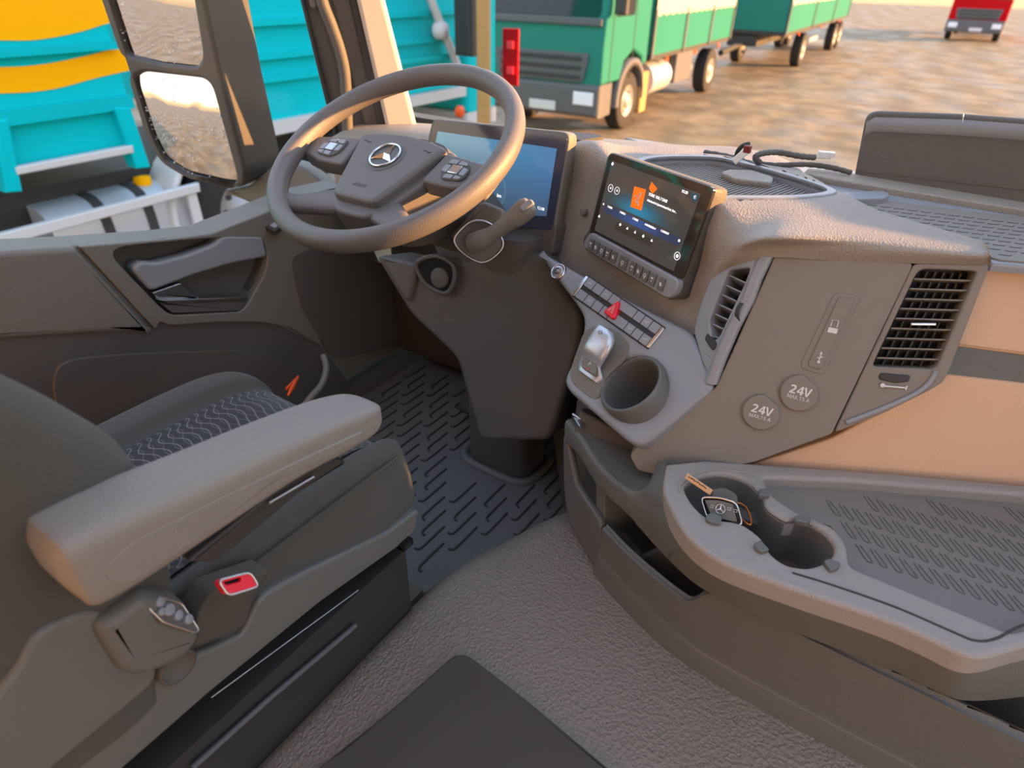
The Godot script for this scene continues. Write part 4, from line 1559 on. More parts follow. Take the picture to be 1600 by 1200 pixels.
# ---------------------------------------------------------------- floor
func floor_and_tunnel() -> void:
	# rubber mat with raised edge and a tread of hooked bars
	var b := MB.new()
	var Y0 := 0.012
	var outl := PackedVector3Array([Vector3(-1.2, Y0, -1.30), Vector3(-0.42, Y0, -1.30), Vector3(-0.42, Y0, -0.97), Vector3(-0.46, Y0, -0.92), Vector3(-0.585, Y0, -0.68), Vector3(-0.60, Y0, -0.60), Vector3(-0.66, Y0, -0.60), Vector3(-0.70, Y0, -0.60), Vector3(-1.2, Y0, -0.60)])
	b.plate(rp(outl, 0.02), Vector3.UP, 0.012, 0.004)
	var mat := obj("floor_mat", b, M.rubber)
	tag(mat, "dark rubber floor mat with hooked tread bars in the driver footwell", "mat")
	b = MB.new()
	var flat := PackedVector2Array()
	for p in outl:
		flat.append(Vector2(p.x, p.z))
	for i in 26:
		for j in 8:
			var x := -1.16 + 0.03 * i
			var z: float = -1.27 + 0.115 * j + [0.0, 0.04, 0.08][i % 3]
			var a := Vector3(x, Y0 + 0.001, z)
			var hook := 0.012 if (i + j) % 2 else -0.012
			if Geometry2D.is_point_in_polygon(Vector2(x + 0.02, z + 0.10), flat) and Geometry2D.is_point_in_polygon(Vector2(x + 0.02, z - 0.012), flat) and Vector2(x + 0.722, z + 1.05).length() > 0.11:
				b.tube(curve(PackedVector3Array([a, a + Vector3(0, 0, 0.072), a + Vector3(hook * 0.4, 0, 0.084), a + Vector3(hook, 0, 0.085)]), 3), 0.0028, 5)
	var tr := obj("tread_bar", b, M.black, mat)
	tr.set_meta("kind", "stuff")
	# engine tunnel cover: vinyl skin sloping into the footwell
	var Y1 := 0.15
	var pt := Plane(Vector3.UP, Y1)
	b = MB.new()
	var rows := []
	for q in [
		[[-0.600, 0.02, 0.62], [-0.545, 0.10, 0.62], [-0.517, 0.142, 0.62], [-0.47, 0.152, 0.62], [-0.3, 0.155, 0.62], [0.0, 0.155, 0.62], [0.45, 0.155, 0.62]],
		[[-0.600, 0.02, 0.1], [-0.545, 0.10, 0.1], [-0.517, 0.142, 0.1], [-0.47, 0.152, 0.1], [-0.3, 0.155, 0.1], [0.0, 0.155, 0.1], [0.45, 0.155, 0.1]],
		[[-0.600, 0.02, -0.28], [-0.545, 0.10, -0.28], [-0.517, 0.142, -0.28], [-0.47, 0.152, -0.28], [-0.3, 0.155, -0.28], [0.0, 0.155, -0.28], [0.45, 0.155, -0.28]],
		[[-0.595, 0.02, -0.50], [-0.545, 0.10, -0.50], [-0.515, 0.142, -0.50], [-0.46, 0.152, -0.50], [-0.3, 0.155, -0.50], [0.0, 0.155, -0.50], [0.45, 0.155, -0.5]],
		[[-0.585, 0.02, -0.62], [-0.535, 0.10, -0.62], [-0.505, 0.142, -0.61], [-0.45, 0.152, -0.60], [-0.3, 0.155, -0.60], [0.0, 0.155, -0.6], [0.45, 0.155, -0.6]],
		[[-0.545, 0.02, -0.74], [-0.500, 0.10, -0.735], [-0.470, 0.138, -0.71], [-0.42, 0.152, -0.69], [-0.3, 0.155, -0.70], [0.0, 0.155, -0.72], [0.45, 0.155, -0.72]],
		[[-0.475, 0.02, -0.88], [-0.455, 0.09, -0.86], [-0.435, 0.135, -0.825], [-0.40, 0.150, -0.79], [-0.3, 0.155, -0.78], [0.0, 0.155, -0.8], [0.45, 0.155, -0.8]],
		[[-0.40, 0.02, -0.96], [-0.39, 0.09, -0.94], [-0.38, 0.135, -0.905], [-0.36, 0.15, -0.86], [-0.28, 0.155, -0.85], [0.0, 0.155, -0.9], [0.45, 0.155, -0.9]],
	]:
		var r := PackedVector3Array()
		for p in q:
			r.append(Vector3(p[0], p[1], p[2]))
		rows.append(r)
	b.grid(sm(rows, 6, 6), false, Vector3.UP)
	var tun := obj("tunnel_cover", b, M.vinyl)
	tag(tun, "grained grey brown vinyl cover over the engine tunnel beside the seat", "floor cover")
	b = MB.new()
	b.plate(rp(trace(Plane(Vector3.UP, 0.166), [620, 1100, 700, 1030, 712, 1021, 732, 1022, 830, 1098, 1000, 1240, 420, 1260]), 0.015), Vector3.UP, 0.016, 0.005)
	var pad := obj("carpet_pad", b, M.carpet)
	tag(pad, "dark brown carpet pad lying on the vinyl tunnel cover", "carpet")
	# sill strip between seat box and tunnel
	b = MB.new()
	b.box(Vector3(-0.625, 0.02, -0.1), Vector3(0.07, 0.04, 1.0), 0.008)
	var st := obj("sill_strip", b, M.plastic)
	tag(st, "narrow grey plastic strip along the floor beside the seat box", "strip")
	# accelerator pedal and loose bits in the footwell
	var pd := thing("accelerator_pedal", "dark accelerator pedal standing in the footwell left of the column", "pedal", Vector3(-0.86, 0.0, -1.15))
	b = MB.new()
	b.box(Vector3(-0.87, 0.12, -1.17), Vector3(0.075, 0.2, 0.02), 0.006, Basis(Vector3.RIGHT, -0.6))
	obj("pedal_plate", b, M.black, pd)
	b = MB.new()
	b.tube(PackedVector3Array([Vector3(-0.87, 0.12, -1.18), Vector3(-0.87, 0.2, -1.36)]), 0.012, 8)
	obj("pedal_arm", b, M.black, pd)
	b = MB.new()
	b.tube(curve(PackedVector3Array([at(505, 556, 1.62), at(510, 575, 1.6), at(503, 600, 1.58), at(488, 618, 1.56), at(470, 640, 1.55)]), 5), 0.008, 8)
	var hs := obj("hose", b, M.plastic)
	tag(hs, "thin grey hose curving down beside the door panel", "hose")
	b = MB.new()
	b.tube(PackedVector3Array([at(466, 588, 1.6), at(457, 604, 1.58), at(450, 618, 1.57)]), PackedFloat32Array([0.003, 0.006, 0.003]), 6)
	b.tube(PackedVector3Array([at(462, 592, 1.6), at(447, 608, 1.58)]), PackedFloat32Array([0.003, 0.004]), 6)
	var tg := obj("tag_strap", b, M.amber)
	tag(tg, "small orange strap behind the far edge of the seat", "strap")


# ---------------------------------------------------------------- centre console with tray
func centre_console() -> void:
	var d := thing("centre_console", "grey centre console with open bins, two cup holders and a matted tray", "console", Vector3(0.0, 0.15, -0.75))
	var pt := Plane(Vector3.UP, 0.44)
	var vv := pln(Vector3(-0.53, 0, 0.85), Vector3(-0.291, 0.15, -0.731))
	var edge := [1041, 724, 1036, 755, 1044, 785, 1075, 837, 1131, 879, 1240, 920, 1375, 965, 1450, 996, 1506, 1022, 1544, 1025, 1600, 1010, 1700, 985, 1900, 930]
	var outer := curve(trace(pt, edge), 5)
	outer.append_array(trace(pt, [2100, 860, 2000, 800, 1600, 757, 1400, 739, 1180, 723, 1100, 718]))
	var cups := curve(trace(pt, [1070, 762, 1074, 755, 1093, 744, 1118, 739, 1144, 742, 1168, 751, 1182, 763, 1191, 774, 1196, 790, 1209, 802, 1228, 812, 1244, 811, 1270, 818, 1293, 834, 1305, 851, 1303, 865, 1291, 876, 1270, 884, 1252, 885, 1228, 880, 1209, 867, 1200, 856, 1189, 838, 1165, 820, 1144, 813, 1126, 811, 1104, 806, 1086, 790, 1076, 776]), 2, true)
	var mato := rp(trace(pt, [1190, 745, 1330, 750, 1600, 772, 1950, 830, 1950, 880, 1600, 982, 1577, 987, 1328, 884, 1324, 850, 1303, 822, 1246, 800, 1208, 774]), 0.01)
	var b := MB.new()
	b.plate(outer, Vector3.UP, 0.03, 0.007, [cups, mato])
	var tray := obj("tray_rim", b, M.tray, d)
	b = MB.new()
	b.plate(trace(Plane(Vector3.UP, 0.4225), [1180, 735, 1330, 742, 1600, 765, 2000, 830, 2000, 890, 1600, 995, 1577, 995, 1322, 890, 1318, 850, 1298, 822, 1244, 806, 1200, 776]), Vector3.UP, 0.01, 0.0)
	var mat := obj("tray_mat", b, M.mat, d, "patterned rubber mat in the tray")
	# hooked loops on the mat
	b = MB.new()
	var flat := PackedVector2Array()
	for p in trace(Plane(Vector3.UP, 0.428), [1240, 790, 1330, 765, 1600, 790, 1950, 850, 1600, 970, 1577, 975, 1345, 888, 1340, 850, 1310, 818]):
		flat.append(Vector2(p.x, p.z))
	var dr := (hit(pt, 1365, 975) - hit(pt, 1240, 925))
	dr = Vector3(0.86, 0, -0.1).normalized()
	var cr := Vector3(-0.62, 0, -0.78).normalized()
	var o0 := hit(pt, 1345, 885)
	for i in range(-2, 12):
		for j in range(-8, 26):
			var p := Vector3(o0.x, 0.423, o0.z) + dr * (0.017 * j + 0.008 * (i % 2)) + Vector3(0, 0, -0.036 * i)
			var e := p + cr * 0.026
			if Geometry2D.is_point_in_polygon(Vector2(p.x, p.z), flat) and Geometry2D.is_point_in_polygon(Vector2(e.x, e.z), flat) and p.x < 0.4:
				var w := dr * 0.0035
				b.tube(curve(PackedVector3Array([e + w, p + w * 1.2, p - cr * 0.004, p - w, e - w * 0.6]), 3), 0.0009, 5)
	var rb := obj("mat_rib", b, M.console, mat)
	rb.set_meta("kind", "stuff")
	# groove along the rim
	b = MB.new()
	b.tube(curve(trace(Plane(Vector3.UP, 0.4402), [1238, 895, 1300, 914, 1400, 949, 1490, 988, 1524, 1001, 1556, 998, 1600, 976, 1700, 945]), 4), 0.0016, 6)
	obj("rim_groove", b, M.black, tray)
	b = MB.new()
	b.tube(curve(trace(Plane(Vector3.UP, 0.4405), [1062, 770, 1064, 757, 1085, 742, 1115, 734, 1150, 737, 1178, 742]), 4), 0.0015, 6)
	obj("cup_lip", b, M.tray, tray)
	# cup wells
	b = MB.new()
	var rings := []
	var cc := MB.mid(cups)
	for k in 4:
		var r := PackedVector3Array()
		for p in cups:
			r.append(cc + (p - cc) * [1.02, 1.0, 0.97, 0.95][k] + Vector3(0, [-0.004, -0.008, -0.05, -0.078][k], 0))
		rings.append(r)
	b.grid(rings, true)
	obj("cup_wall", b, M.console, tray)
	b = MB.new()
	b.plate(rings[3], Vector3.UP, 0.004, 0.0)
	obj("cup_floor", b, mt(Color(0.36, 0.29, 0.24), 0.7), tray, "brownish floor of the cup holders")
	for q in [[1103, 804, 1112, 800, 1128, 806, 1127, 817, 1116, 816, 1104, 812], [1178, 848, 1189, 843, 1203, 858, 1190, 862, 1181, 856], [1287, 876, 1296, 871, 1315, 879, 1312, 885, 1298, 891], [1186, 763, 1200, 762, 1204, 774, 1185, 773], [1241, 806, 1247, 803, 1269, 809, 1262, 816, 1243, 813]]:
		b = MB.new()
		b.plate(rp(trace(Plane(Vector3.UP, 0.446), q), 0.003), Vector3.UP, 0.008, 0.002)
		obj("cup_tab", b, M.console, tray)
	# side wall under the tray
	var seam := [1000, 805, 992, 815, 1004, 830, 1042, 872, 1095, 918, 1190, 966, 1320, 1018, 1400, 1050, 1470, 1083, 1520, 1095, 1620, 1085, 1720, 1060, 1920, 1000]
	var a := trace(Plane(Vector3.UP, 0.430), edge)
	var c := trace(Plane(Vector3.UP, 0.335), seam)
	var m1 := PackedVector3Array()
	var c2 := PackedVector3Array()
	for i in a.size():
		m1.append(a[i].lerp(c[i], 0.35) + Vector3(-0.003, 0, 0.006))
		c2.append(c[i] + Vector3(0.01, -0.002, -0.03))
	b = MB.new()
	b.grid(sm([a, m1, c], 5, 4), false, Vector3(-0.2, 0.1, 1))
	b.grid(sm([c, c2], 5, 2), false, Vector3(0, -1, 0.3))
	obj("tray_skirt", b, M.console, d)
	# curved front panel of the long bin: front, lip and back
	var rows := []
	for q in [[-0.297, -0.736, 0.262], [-0.24, -0.707, 0.264], [-0.18, -0.683, 0.267], [-0.135, -0.668, 0.270], [-0.118, -0.664, 0.277], [-0.095, -0.660, 0.312], [-0.075, -0.658, 0.324], [-0.03, -0.656, 0.324], [0.10, -0.655, 0.322], [0.30, -0.658, 0.32], [0.50, -0.665, 0.32]]:
		var nrm := Vector3(-0.4, 0, 0.9).normalized() if q[0] < -0.1 else Vector3(0, 0, 1)
		var p := Vector3(q[0], q[2], q[1])
		rows.append(PackedVector3Array([Vector3(p.x, 0.14, p.z) + nrm * 0.012, Vector3(p.x, 0.19, p.z) + nrm * 0.004, Vector3(p.x, 0.205, p.z), p - Vector3(0, 0.008, 0), p - nrm * 0.001 - Vector3(0, 0.002, 0), p - nrm * 0.007, p - nrm * 0.013 - Vector3(0, 0.006, 0), Vector3(p.x, 0.15, p.z) - nrm * 0.014]))
	b = MB.new()
	b.grid(sm(rows, 3, 5), false, Vector3(-0.1, 0.3, 1))
	obj("bin_front", b, M.console, d, "long bin front with a notched lip")
	b = MB.new()
	b.plate(rp(trace(vv, [879, 682, 884, 684, 899, 757, 935, 812, 938, 824, 936, 899, 886, 812, 880, 760]), 0.004), vv.normal, 0.014, 0.005, [], true)
	obj("bin_front", b, M.console, d, "short bin front")
	b = MB.new()
	b.plate(trace(shift(vv, -0.012), [930, 730, 944, 752, 944, 830, 932, 815]), vv.normal, 0.06, 0.002)
	obj("bin_divider", b, M.console, d)
	# arm: beam over the bins that runs up to the tray
	rows = []
	var nb := vv.normal
	for q in [[884, 692, 883, 657, 0.0], [905, 712, 904, 684, 0.0], [934, 759, 934, 729, 0.0], [975, 798, 976, 766, 0.0]]:
		var lo := hit(vv, q[0], q[1])
		var up := hit(vv, q[2], q[3])
		rows.append(PackedVector3Array([lo - nb * 0.012, lo, up - Vector3(0, 0.010, 0), up - nb * 0.006, up - nb * 0.02, up - nb * 0.07 + Vector3(0, 0.002, 0), up - nb * 0.14 + Vector3(0, 0.002, 0)]))
	rows.append(PackedVector3Array([c2[2], hit(Plane(Vector3.UP, 0.336), 1002, 826), hit(Plane(Vector3.UP, 0.375), 1008, 805), hit(Plane(Vector3.UP, 0.40), 1010, 778), hit(Plane(Vector3.UP, 0.41), 1012, 764), hit(Plane(Vector3.UP, 0.412), 1018, 745), hit(Plane(Vector3.UP, 0.41), 1030, 722)]))
	rows.append(PackedVector3Array([c2[3], c[3], m1[3], a[3] + Vector3(0, 0.0, 0), a[2] + Vector3(0, 0.006, 0), a[1] + Vector3(0, 0.007, 0), a[0] + Vector3(0, 0.006, 0)]))
	b = MB.new()
	b.grid(sm(rows, 4, 6), false, Vector3(-0.5, 0.6, 0.6))
	obj("bin_arm", b, M.console, d)
	b = MB.new()
	b.plate(trace(shift(vv, -0.10), [860, 640, 960, 700, 1010, 760, 1060, 850, 1060, 940, 1000, 930, 880, 800]), nb, 0.01, 0.0)
	b.plate(PackedVector3Array([Vector3(-0.3, 0.12, -0.775), Vector3(0.6, 0.12, -0.74), Vector3(0.6, 0.40, -0.72), Vector3(-0.1, 0.40, -0.72)]), Vector3(0, 0, 1), 0.02, 0.0)
	obj("bin_back", b, M.dark, d)
	b = MB.new()
	b.box(Vector3(0.20, 0.175, -0.72), Vector3(0.62, 0.02, 0.10), 0.0)
	obj("bin_floor", b, M.dark, d)
	b = MB.new()
	b.box(Vector3(0.30, 0.27, -0.79), Vector3(0.6, 0.2, 0.06), 0.01)
	obj("console_body", b, M.dark, d)
	# small clip on the arm
	b = MB.new()
	b.box(hit(Plane(Vector3.UP, 0.40), 905, 660), Vector3(0.03, 0.008, 0.012), 0.003, Basis(Vector3.UP, -0.7))
	b.box(hit(Plane(Vector3.UP, 0.402), 902, 653), Vector3(0.02, 0.012, 0.008), 0.003, Basis(Vector3.UP, -0.2))
	obj("clip", b, M.satin, d)


func key_fob() -> void:
	var d := thing("key_fob", "dark truck key with a chrome edge and folded out blade in the left cup holder", "key", Vector3(-0.11, 0.40, -0.68))
	var n := Vector3(-0.12, 0.62, 0.76).normalized()
	var pk := Plane(n, hit(Plane(Vector3.UP, 0.442), 1130, 800))
	var b := MB.new()
	b.plate(rp(trace(pk, [1096, 780, 1101, 777, 1125, 778, 1146, 784, 1152, 790, 1159, 815, 1156, 822, 1110, 812, 1104, 806]), 0.006), n, 0.012, 0.004, [], true)
	obj("body", b, M.gloss, d)
	b = MB.new()
	b.tube(rp(trace(shift(pk, 0.0), [1096, 780, 1101, 777, 1125, 778, 1146, 784, 1152, 790, 1159, 815, 1156, 822, 1110, 812, 1104, 806]), 0.006), 0.0014, 6, true)
	obj("chrome_edge", b, M.chrome, d, "bright chrome edge")
	b = MB.new()
	b.plate(rp(trace(shift(pk, 0.0012), [1101, 781, 1124, 782, 1145, 788, 1152, 816, 1112, 808]), 0.003), n, 0.003, 0.001)
	obj("key_face", b, M.console, d)
	b = MB.new()
	var c := hit(shift(pk, 0.0022), 1125.5, 795.5)
	var ex := (hit(pk, 1140, 800) - hit(pk, 1110, 792)).normalized()
	var ey := n.cross(ex)
	var ring := PackedVector3Array()
	for k in 24:
		ring.append(c + (ex * cos(TAU * k / 24) + ey * sin(TAU * k / 24)) * 0.0062)
	b.tube(ring, 0.0006, 6, true)
	for k in 3:
		var t := PI / 2 + TAU * k / 3
		b.tube(PackedVector3Array([c, c + (ex * cos(t) + ey * sin(t)) * 0.006]), PackedFloat32Array([0.001, 0.0004]), 5)
	obj("star_mark", b, M.chrome, d, "small three pointed star")
	for q in [[1112, 793], [1139, 797], [1149, 800]]:
		b = MB.new()
		var p := hit(shift(pk, 0.0022), q[0], q[1])
		b.tube(PackedVector3Array([p - ex * 0.002, p - ex * 0.002 + ey * 0.003, p + ex * 0.002 + ey * 0.003, p + ex * 0.002]), 0.0004, 5, true)
		obj("lock_mark", b, M.print, d)
	# blade and its grip behind
	b = MB.new()
	var tip := hit(Plane(Vector3.UP, 0.452), 1072, 743)
	var root := hit(Plane(Vector3.UP, 0.447), 1112, 770)
	var dir := (root - tip).normalized()
	b.box((tip + root) / 2, Vector3((root - tip).length(), 0.0085, 0.0025), 0.0008, Basis(dir, Vector3(0, 0.55, 0.83).cross(dir).normalized(), dir.cross(Vector3(0, 0.55, 0.83).cross(dir).normalized())))
	var bl := obj("blade", b, mt(Color(0.85, 0.72, 0.58), 0.4, 0.6), d, "flat metal key blade")
	b = MB.new()
	var wave := PackedVector3Array()
	for k in 12:
		wave.append(tip + dir * (0.004 + 0.0027 * k) + Vector3(0, 0.0025, 0.0015) + Vector3(0, 0.55, -0.83).cross(dir) * (0.0022 * sin(k * 1.9)))
	b.tube(curve(wave, 3), 0.0006, 5)
	obj("blade_cut", b, M.black, bl)
	b = MB.new()
	b.plate(rp(trace(Plane(Vector3(0, 0.8, 0.6).normalized(), root - Vector3(0, 0.003, 0)), [1109, 768, 1114, 763, 1132, 760, 1152, 772, 1153, 790, 1125, 788, 1108, 775]), 0.005), Vector3(0, 0.8, 0.6), 0.012, 0.004)
	obj("blade_grip", b, M.dark, d)
	b = MB.new()
	b.tube(curve(trace(Plane(Vector3.UP, 0.43), [1152, 786, 1165, 792, 1173, 808, 1172, 820, 1160, 812, 1150, 796]), 4, true), 0.0014, 6, true)
	obj("key_ring", b, M.copper, d, "copper coloured key ring")


# ---------------------------------------------------------------- seat
func driver_seat() -> void:
	var d := thing("driver_seat", "dark velour driver seat with a patterned cushion, armrest and red belt buckle", "seat", Vector3(-0.745, 0.02, -0.25))
	var secs := []
	for q in [[0.05, 0.0, 0.0], [-0.20, 0.0, 0.0], [-0.40, 0.0, 0.002], [-0.49, 0.004, -0.004], [-0.535, 0.014, -0.022], [-0.556, 0.034, -0.055]]:
		var z: float = q[0]
		var i: float = q[1]
		var t: float = q[2]
		secs.append(curve(PackedVector3Array([Vector3(-0.54 - i, 0.33, z), Vector3(-0.522 - i, 0.40 + t * 0.5, z), Vector3(-0.54 - i, 0.472 + t, z), Vector3(-0.568 - i * 0.5, 0.476 + t, z), Vector3(-0.602, 0.452 + t, z), Vector3(-0.745, 0.448 + t, z), Vector3(-0.858, 0.448 + t, z), Vector3(-0.90 + i * 0.5, 0.468 + t, z), Vector3(-0.95 + i, 0.458 + t, z), Vector3(-0.975 + i, 0.40 + t * 0.5, z), Vector3(-0.96 + i, 0.33, z), Vector3(-0.745, 0.32, z)]), 5, true))
	var rows := []
	for j in secs[0].size():
		var c := PackedVector3Array()
		for s in secs:
			c.append(s[j])
		rows.append(curve(c, 5))
	var rings := []
	for i in rows[0].size():
		var r := PackedVector3Array()
		for j in rows.size():
			r.append(rows[j][i])
		rings.append(r)
	var b := MB.new()
	b.loft(rings)
	obj("cushion", b, M.velour, d)
	# woven centre panel with pale wavy lines
	var im := Image.create(512, 512, false, Image.FORMAT_RGB8)
	for y in 512:
		for x in 512:
			var w := sin(x / 512.0 * TAU * 4.0) * 0.42
			var f := y / 512.0 * 38.0
			var a := absf(fposmod(f + w, 1.0) - 0.5)
			var e := absf(fposmod(f - w + 0.5, 1.0) - 0.5)
			var l := maxf(smoothstep(0.40, 0.48, a), smoothstep(0.43, 0.49, e) * 0.7)
			im.set_pixel(x, y, Color(0.155, 0.145, 0.13).lerp(Color(0.50, 0.48, 0.45), l))
	var wm := mt(Color.WHITE, 0.9)
	wm.albedo_texture = ImageTexture.create_from_image(im)
	wm.rim_enabled = true
	wm.rim = 0.4
	rows = []
	for k in 13:
		var z := 0.0 - 0.045 * k
		var drop := 0.0
		if k > 10:
			drop = [0.0, -0.008, -0.030][k - 10]
			z = [-0.45, -0.495, -0.538][k - 10]
		var r := PackedVector3Array()
		for p in [[-0.596, 0.4585], [-0.63, 0.456], [-0.745, 0.454], [-0.83, 0.454], [-0.865, 0.4555]]:
			r.append(Vector3(p[0], p[1] + drop, z))
		rows.append(r)
	rows.append(PackedVector3Array([Vector3(-0.602, 0.39, -0.560), Vector3(-0.64, 0.39, -0.564), Vector3(-0.745, 0.39, -0.566), Vector3(-0.83, 0.39, -0.565), Vector3(-0.865, 0.39, -0.562)]))
	b = MB.new()
	b.grid(sm(rows, 4, 5), false, Vector3.UP)
	obj("cushion_panel", b, wm, d, "woven centre panel with pale wavy lines")
	b = MB.new()
	b.tube(curve(PackedVector3Array([Vector3(-0.527, 0.462, -0.05), Vector3(-0.527, 0.462, -0.40), Vector3(-0.532, 0.455, -0.49), Vector3(-0.56, 0.43, -0.545)]), 5), 0.0022, 6)
	obj("piping", b, M.velour, d)
	# backrest leaning back
	secs = []
	for q in [[0.40, -0.155, 0.235], [0.55, -0.185, 0.235], [0.67, -0.185, 0.235], [0.74, -0.155, 0.232], [0.81, -0.11, 0.23], [0.95, -0.02, 0.225], [1.15, 0.09, 0.21], [1.3, 0.17, 0.17]]:
		var zf: float = q[1]
		var w: float = q[2]
		var y: float = q[0]
		secs.append(curve(PackedVector3Array([Vector3(-0.745 + w, y, zf + 0.10), Vector3(-0.745 + w - 0.005, y, zf + 0.03), Vector3(-0.745 + w - 0.035, y, zf), Vector3(-0.745 + w - 0.09, y, zf + 0.02), Vector3(-0.745, y, zf + 0.05), Vector3(-0.745 - w + 0.09, y, zf + 0.02), Vector3(-0.745 - w + 0.035, y, zf), Vector3(-0.745 - w + 0.005, y, zf + 0.03), Vector3(-0.745 - w, y, zf + 0.10), Vector3(-0.745 - w + 0.03, y, zf + 0.19), Vector3(-0.745, y, zf + 0.2), Vector3(-0.745 + w - 0.03, y, zf + 0.19)]), 4, true))
	b = MB.new()
	b.loft(smooth_rings(secs, 5))
	obj("backrest", b, M.velour, d)
	# armrest
	secs = []
	for q in [[-0.084, 0.668, 0.640, 0.022], [-0.089, 0.680, 0.622, 0.031], [-0.096, 0.686, 0.610, 0.036], [-0.13, 0.683, 0.605, 0.037], [-0.20, 0.669, 0.604, 0.037], [-0.29, 0.654, 0.603, 0.036], [-0.36, 0.641, 0.593, 0.035], [-0.405, 0.629, 0.588, 0.032], [-0.425, 0.620, 0.590, 0.025], [-0.436, 0.611, 0.594, 0.014]]:
		secs.append(oval(Vector3(-0.49, (q[1] + q[2]) / 2, q[0]), Vector3(q[3], 0, 0), Vector3(0, (q[1] - q[2]) / 2, 0), 5.0, 48))
	b = MB.new()
	b.loft(smooth_rings(secs, 4))
	var arm := obj("armrest", b, M.arm, d, "long grey armrest")
	b = MB.new()
	var px := Plane(Vector3.RIGHT, -0.4525)
	b.plate(rp(trace(px, [160, 895, 200, 850, 320, 790, 450, 728, 570, 672, 562, 690, 520, 712, 430, 752, 300, 850, 210, 912, 172, 915]), 0.012), Vector3.RIGHT, 0.006, 0.002)
	obj("armrest_side", b, M.arm, arm)
	b = MB.new()
	b.plate(rp(trace(Plane(Vector3.RIGHT, -0.468), [290, 880, 420, 775, 490, 722, 530, 716, 545, 722, 470, 770, 340, 880]), 0.01), Vector3.RIGHT, 0.03, 0.004)
	var br := obj("armrest_bracket", b, M.black, d, "black bracket under the armrest")
	b = MB.new()
	b.tube(trace(Plane(Vector3.RIGHT, -0.463), [420, 786, 490, 745]), 0.0018, 6)
	obj("bracket_line", b, M.satin, br)
	# side shell and pedestal
	b = MB.new()
	var ps := Plane(Vector3.RIGHT, -0.512)
	b.plate(rp(trace(ps, [657, 795, 650, 828, 636, 846, 500, 943, 330, 1082, 150, 1240, -100, 1440, -300, 1500, -300, 1330, 130, 1130, 240, 1065, 306, 1024, 378, 994, 392, 965, 406, 935, 434, 917, 495, 886, 607, 832]), 0.01), Vector3.RIGHT, 0.05, 0.006)
	var shell := obj("side_shell", b, M.console, d)
	b = MB.new()
	b.plate(rp(trace(shift(ps, 0.006), [32, 1040, 45, 1005, 75, 978, 150, 948, 240, 1000, 250, 1062, 200, 1105, 0, 1270, -160, 1300]), 0.02), Vector3.RIGHT, 0.02, 0.006)
	obj("rear_cover", b, M.console, shell)
	b = MB.new()
	b.lathe(hit(shift(ps, 0.008), 278, 1042), Vector3.RIGHT, [[0.020, -0.01], [0.020, 0.001], [0.017, 0.001], [0.016, -0.006], [0.0, -0.006]], 24)
	obj("hollow", b, M.dark, shell)
	b = MB.new()
	b.plate(rp(trace(shift(ps, 0.012), [330, 925, 385, 905, 425, 890, 396, 940, 386, 975, 372, 985, 305, 1012, 310, 960]), 0.008), Vector3.RIGHT, 0.03, 0.004)
	obj("belt_flap", b, M.carpet, d)
	b = MB.new()
	b.box(Vector3(-0.745, 0.15, -0.2), Vector3(0.45, 0.27, 0.60), 0.01)
	var bs := obj("pedestal", b, M.black, d)
	b = MB.new()
	b.tube(trace(Plane(Vector3.RIGHT, -0.516), [560, 922, 330, 1090]), 0.0009, 6)
	obj("rail_edge", b, M.satin, bs, "thin bright rail edge")
	b = MB.new()
	b.tube(trace(Plane(Vector3.RIGHT, -0.513), [556, 977, 420, 1092, 300, 1200]), 0.004, 8)
	obj("rail", b, M.bumper, bs, "grey blue slide rail")
	b = MB.new()
	b.box(hit(Plane(Vector3.RIGHT, -0.512), 631, 848), Vector3(0.02, 0.012, 0.025), 0.004)
	obj("rail_end", b, M.gloss, bs)
	# belt buckle
	var pb := pln(Vector3(0.85, 0.5, -0.1), at(372, 912, 0.74))
	b = MB.new()
	b.plate(rp(trace(shift(pb, -0.0005), [341, 907, 391, 894, 405, 916, 357, 931]), 0.006), pb.normal, 0.012, 0.002, [rp(trace(shift(pb, -0.0005), [350, 910, 377, 902, 377, 908, 355, 914]), 0.002)])
	var bk := obj("belt_buckle", b, M.red, d, "bright red belt buckle")
	b = MB.new()
	b.plate(trace(shift(pb, -0.006), [344, 908, 388, 897, 390, 905, 350, 918]), pb.normal, 0.002, 0.0)
	obj("buckle_slot", b, M.hole, bk)
	b = MB.new()
	b.tube(rp(trace(shift(pb, -0.001), [341, 907, 391, 894, 405, 916, 357, 931]), 0.006), 0.0014, 6, true)
	obj("buckle_edge", b, M.satin, bk)
	# control box on the side
	b = MB.new()
	var pc := Plane(Vector3.RIGHT, -0.492)
	b.plate(rp(trace(pc, [150, 985, 200, 950, 226, 932, 245, 929, 291, 942, 305, 962, 318, 988, 316, 1003, 290, 1035, 232, 1062, 195, 1060]), 0.014), Vector3.RIGHT, 0.07, 0.014)
	var cb := obj("control_box", b, M.console, d)
	var pf := pln(Vector3(0.8, 0.45, -0.42), hit(pc, 270, 958) + Vector3(0.002, 0.002, 0))
	b = MB.new()
	b.plate(rp(trace(pf, [226, 936, 240, 931, 284, 943, 311, 984, 306, 989, 255, 972, 234, 952]), 0.004), pf.normal, 0.006, 0.0015)
	var cf := obj("control_face", b, M.dark, cb)
	b = MB.new()
	b.tube(rp(trace(shift(pf, 0.0005), [226, 936, 240, 931, 284, 943, 311, 984, 306, 989, 255, 972, 234, 952]), 0.004), 0.001, 6, true)
	obj("face_edge", b, M.satin, cf)
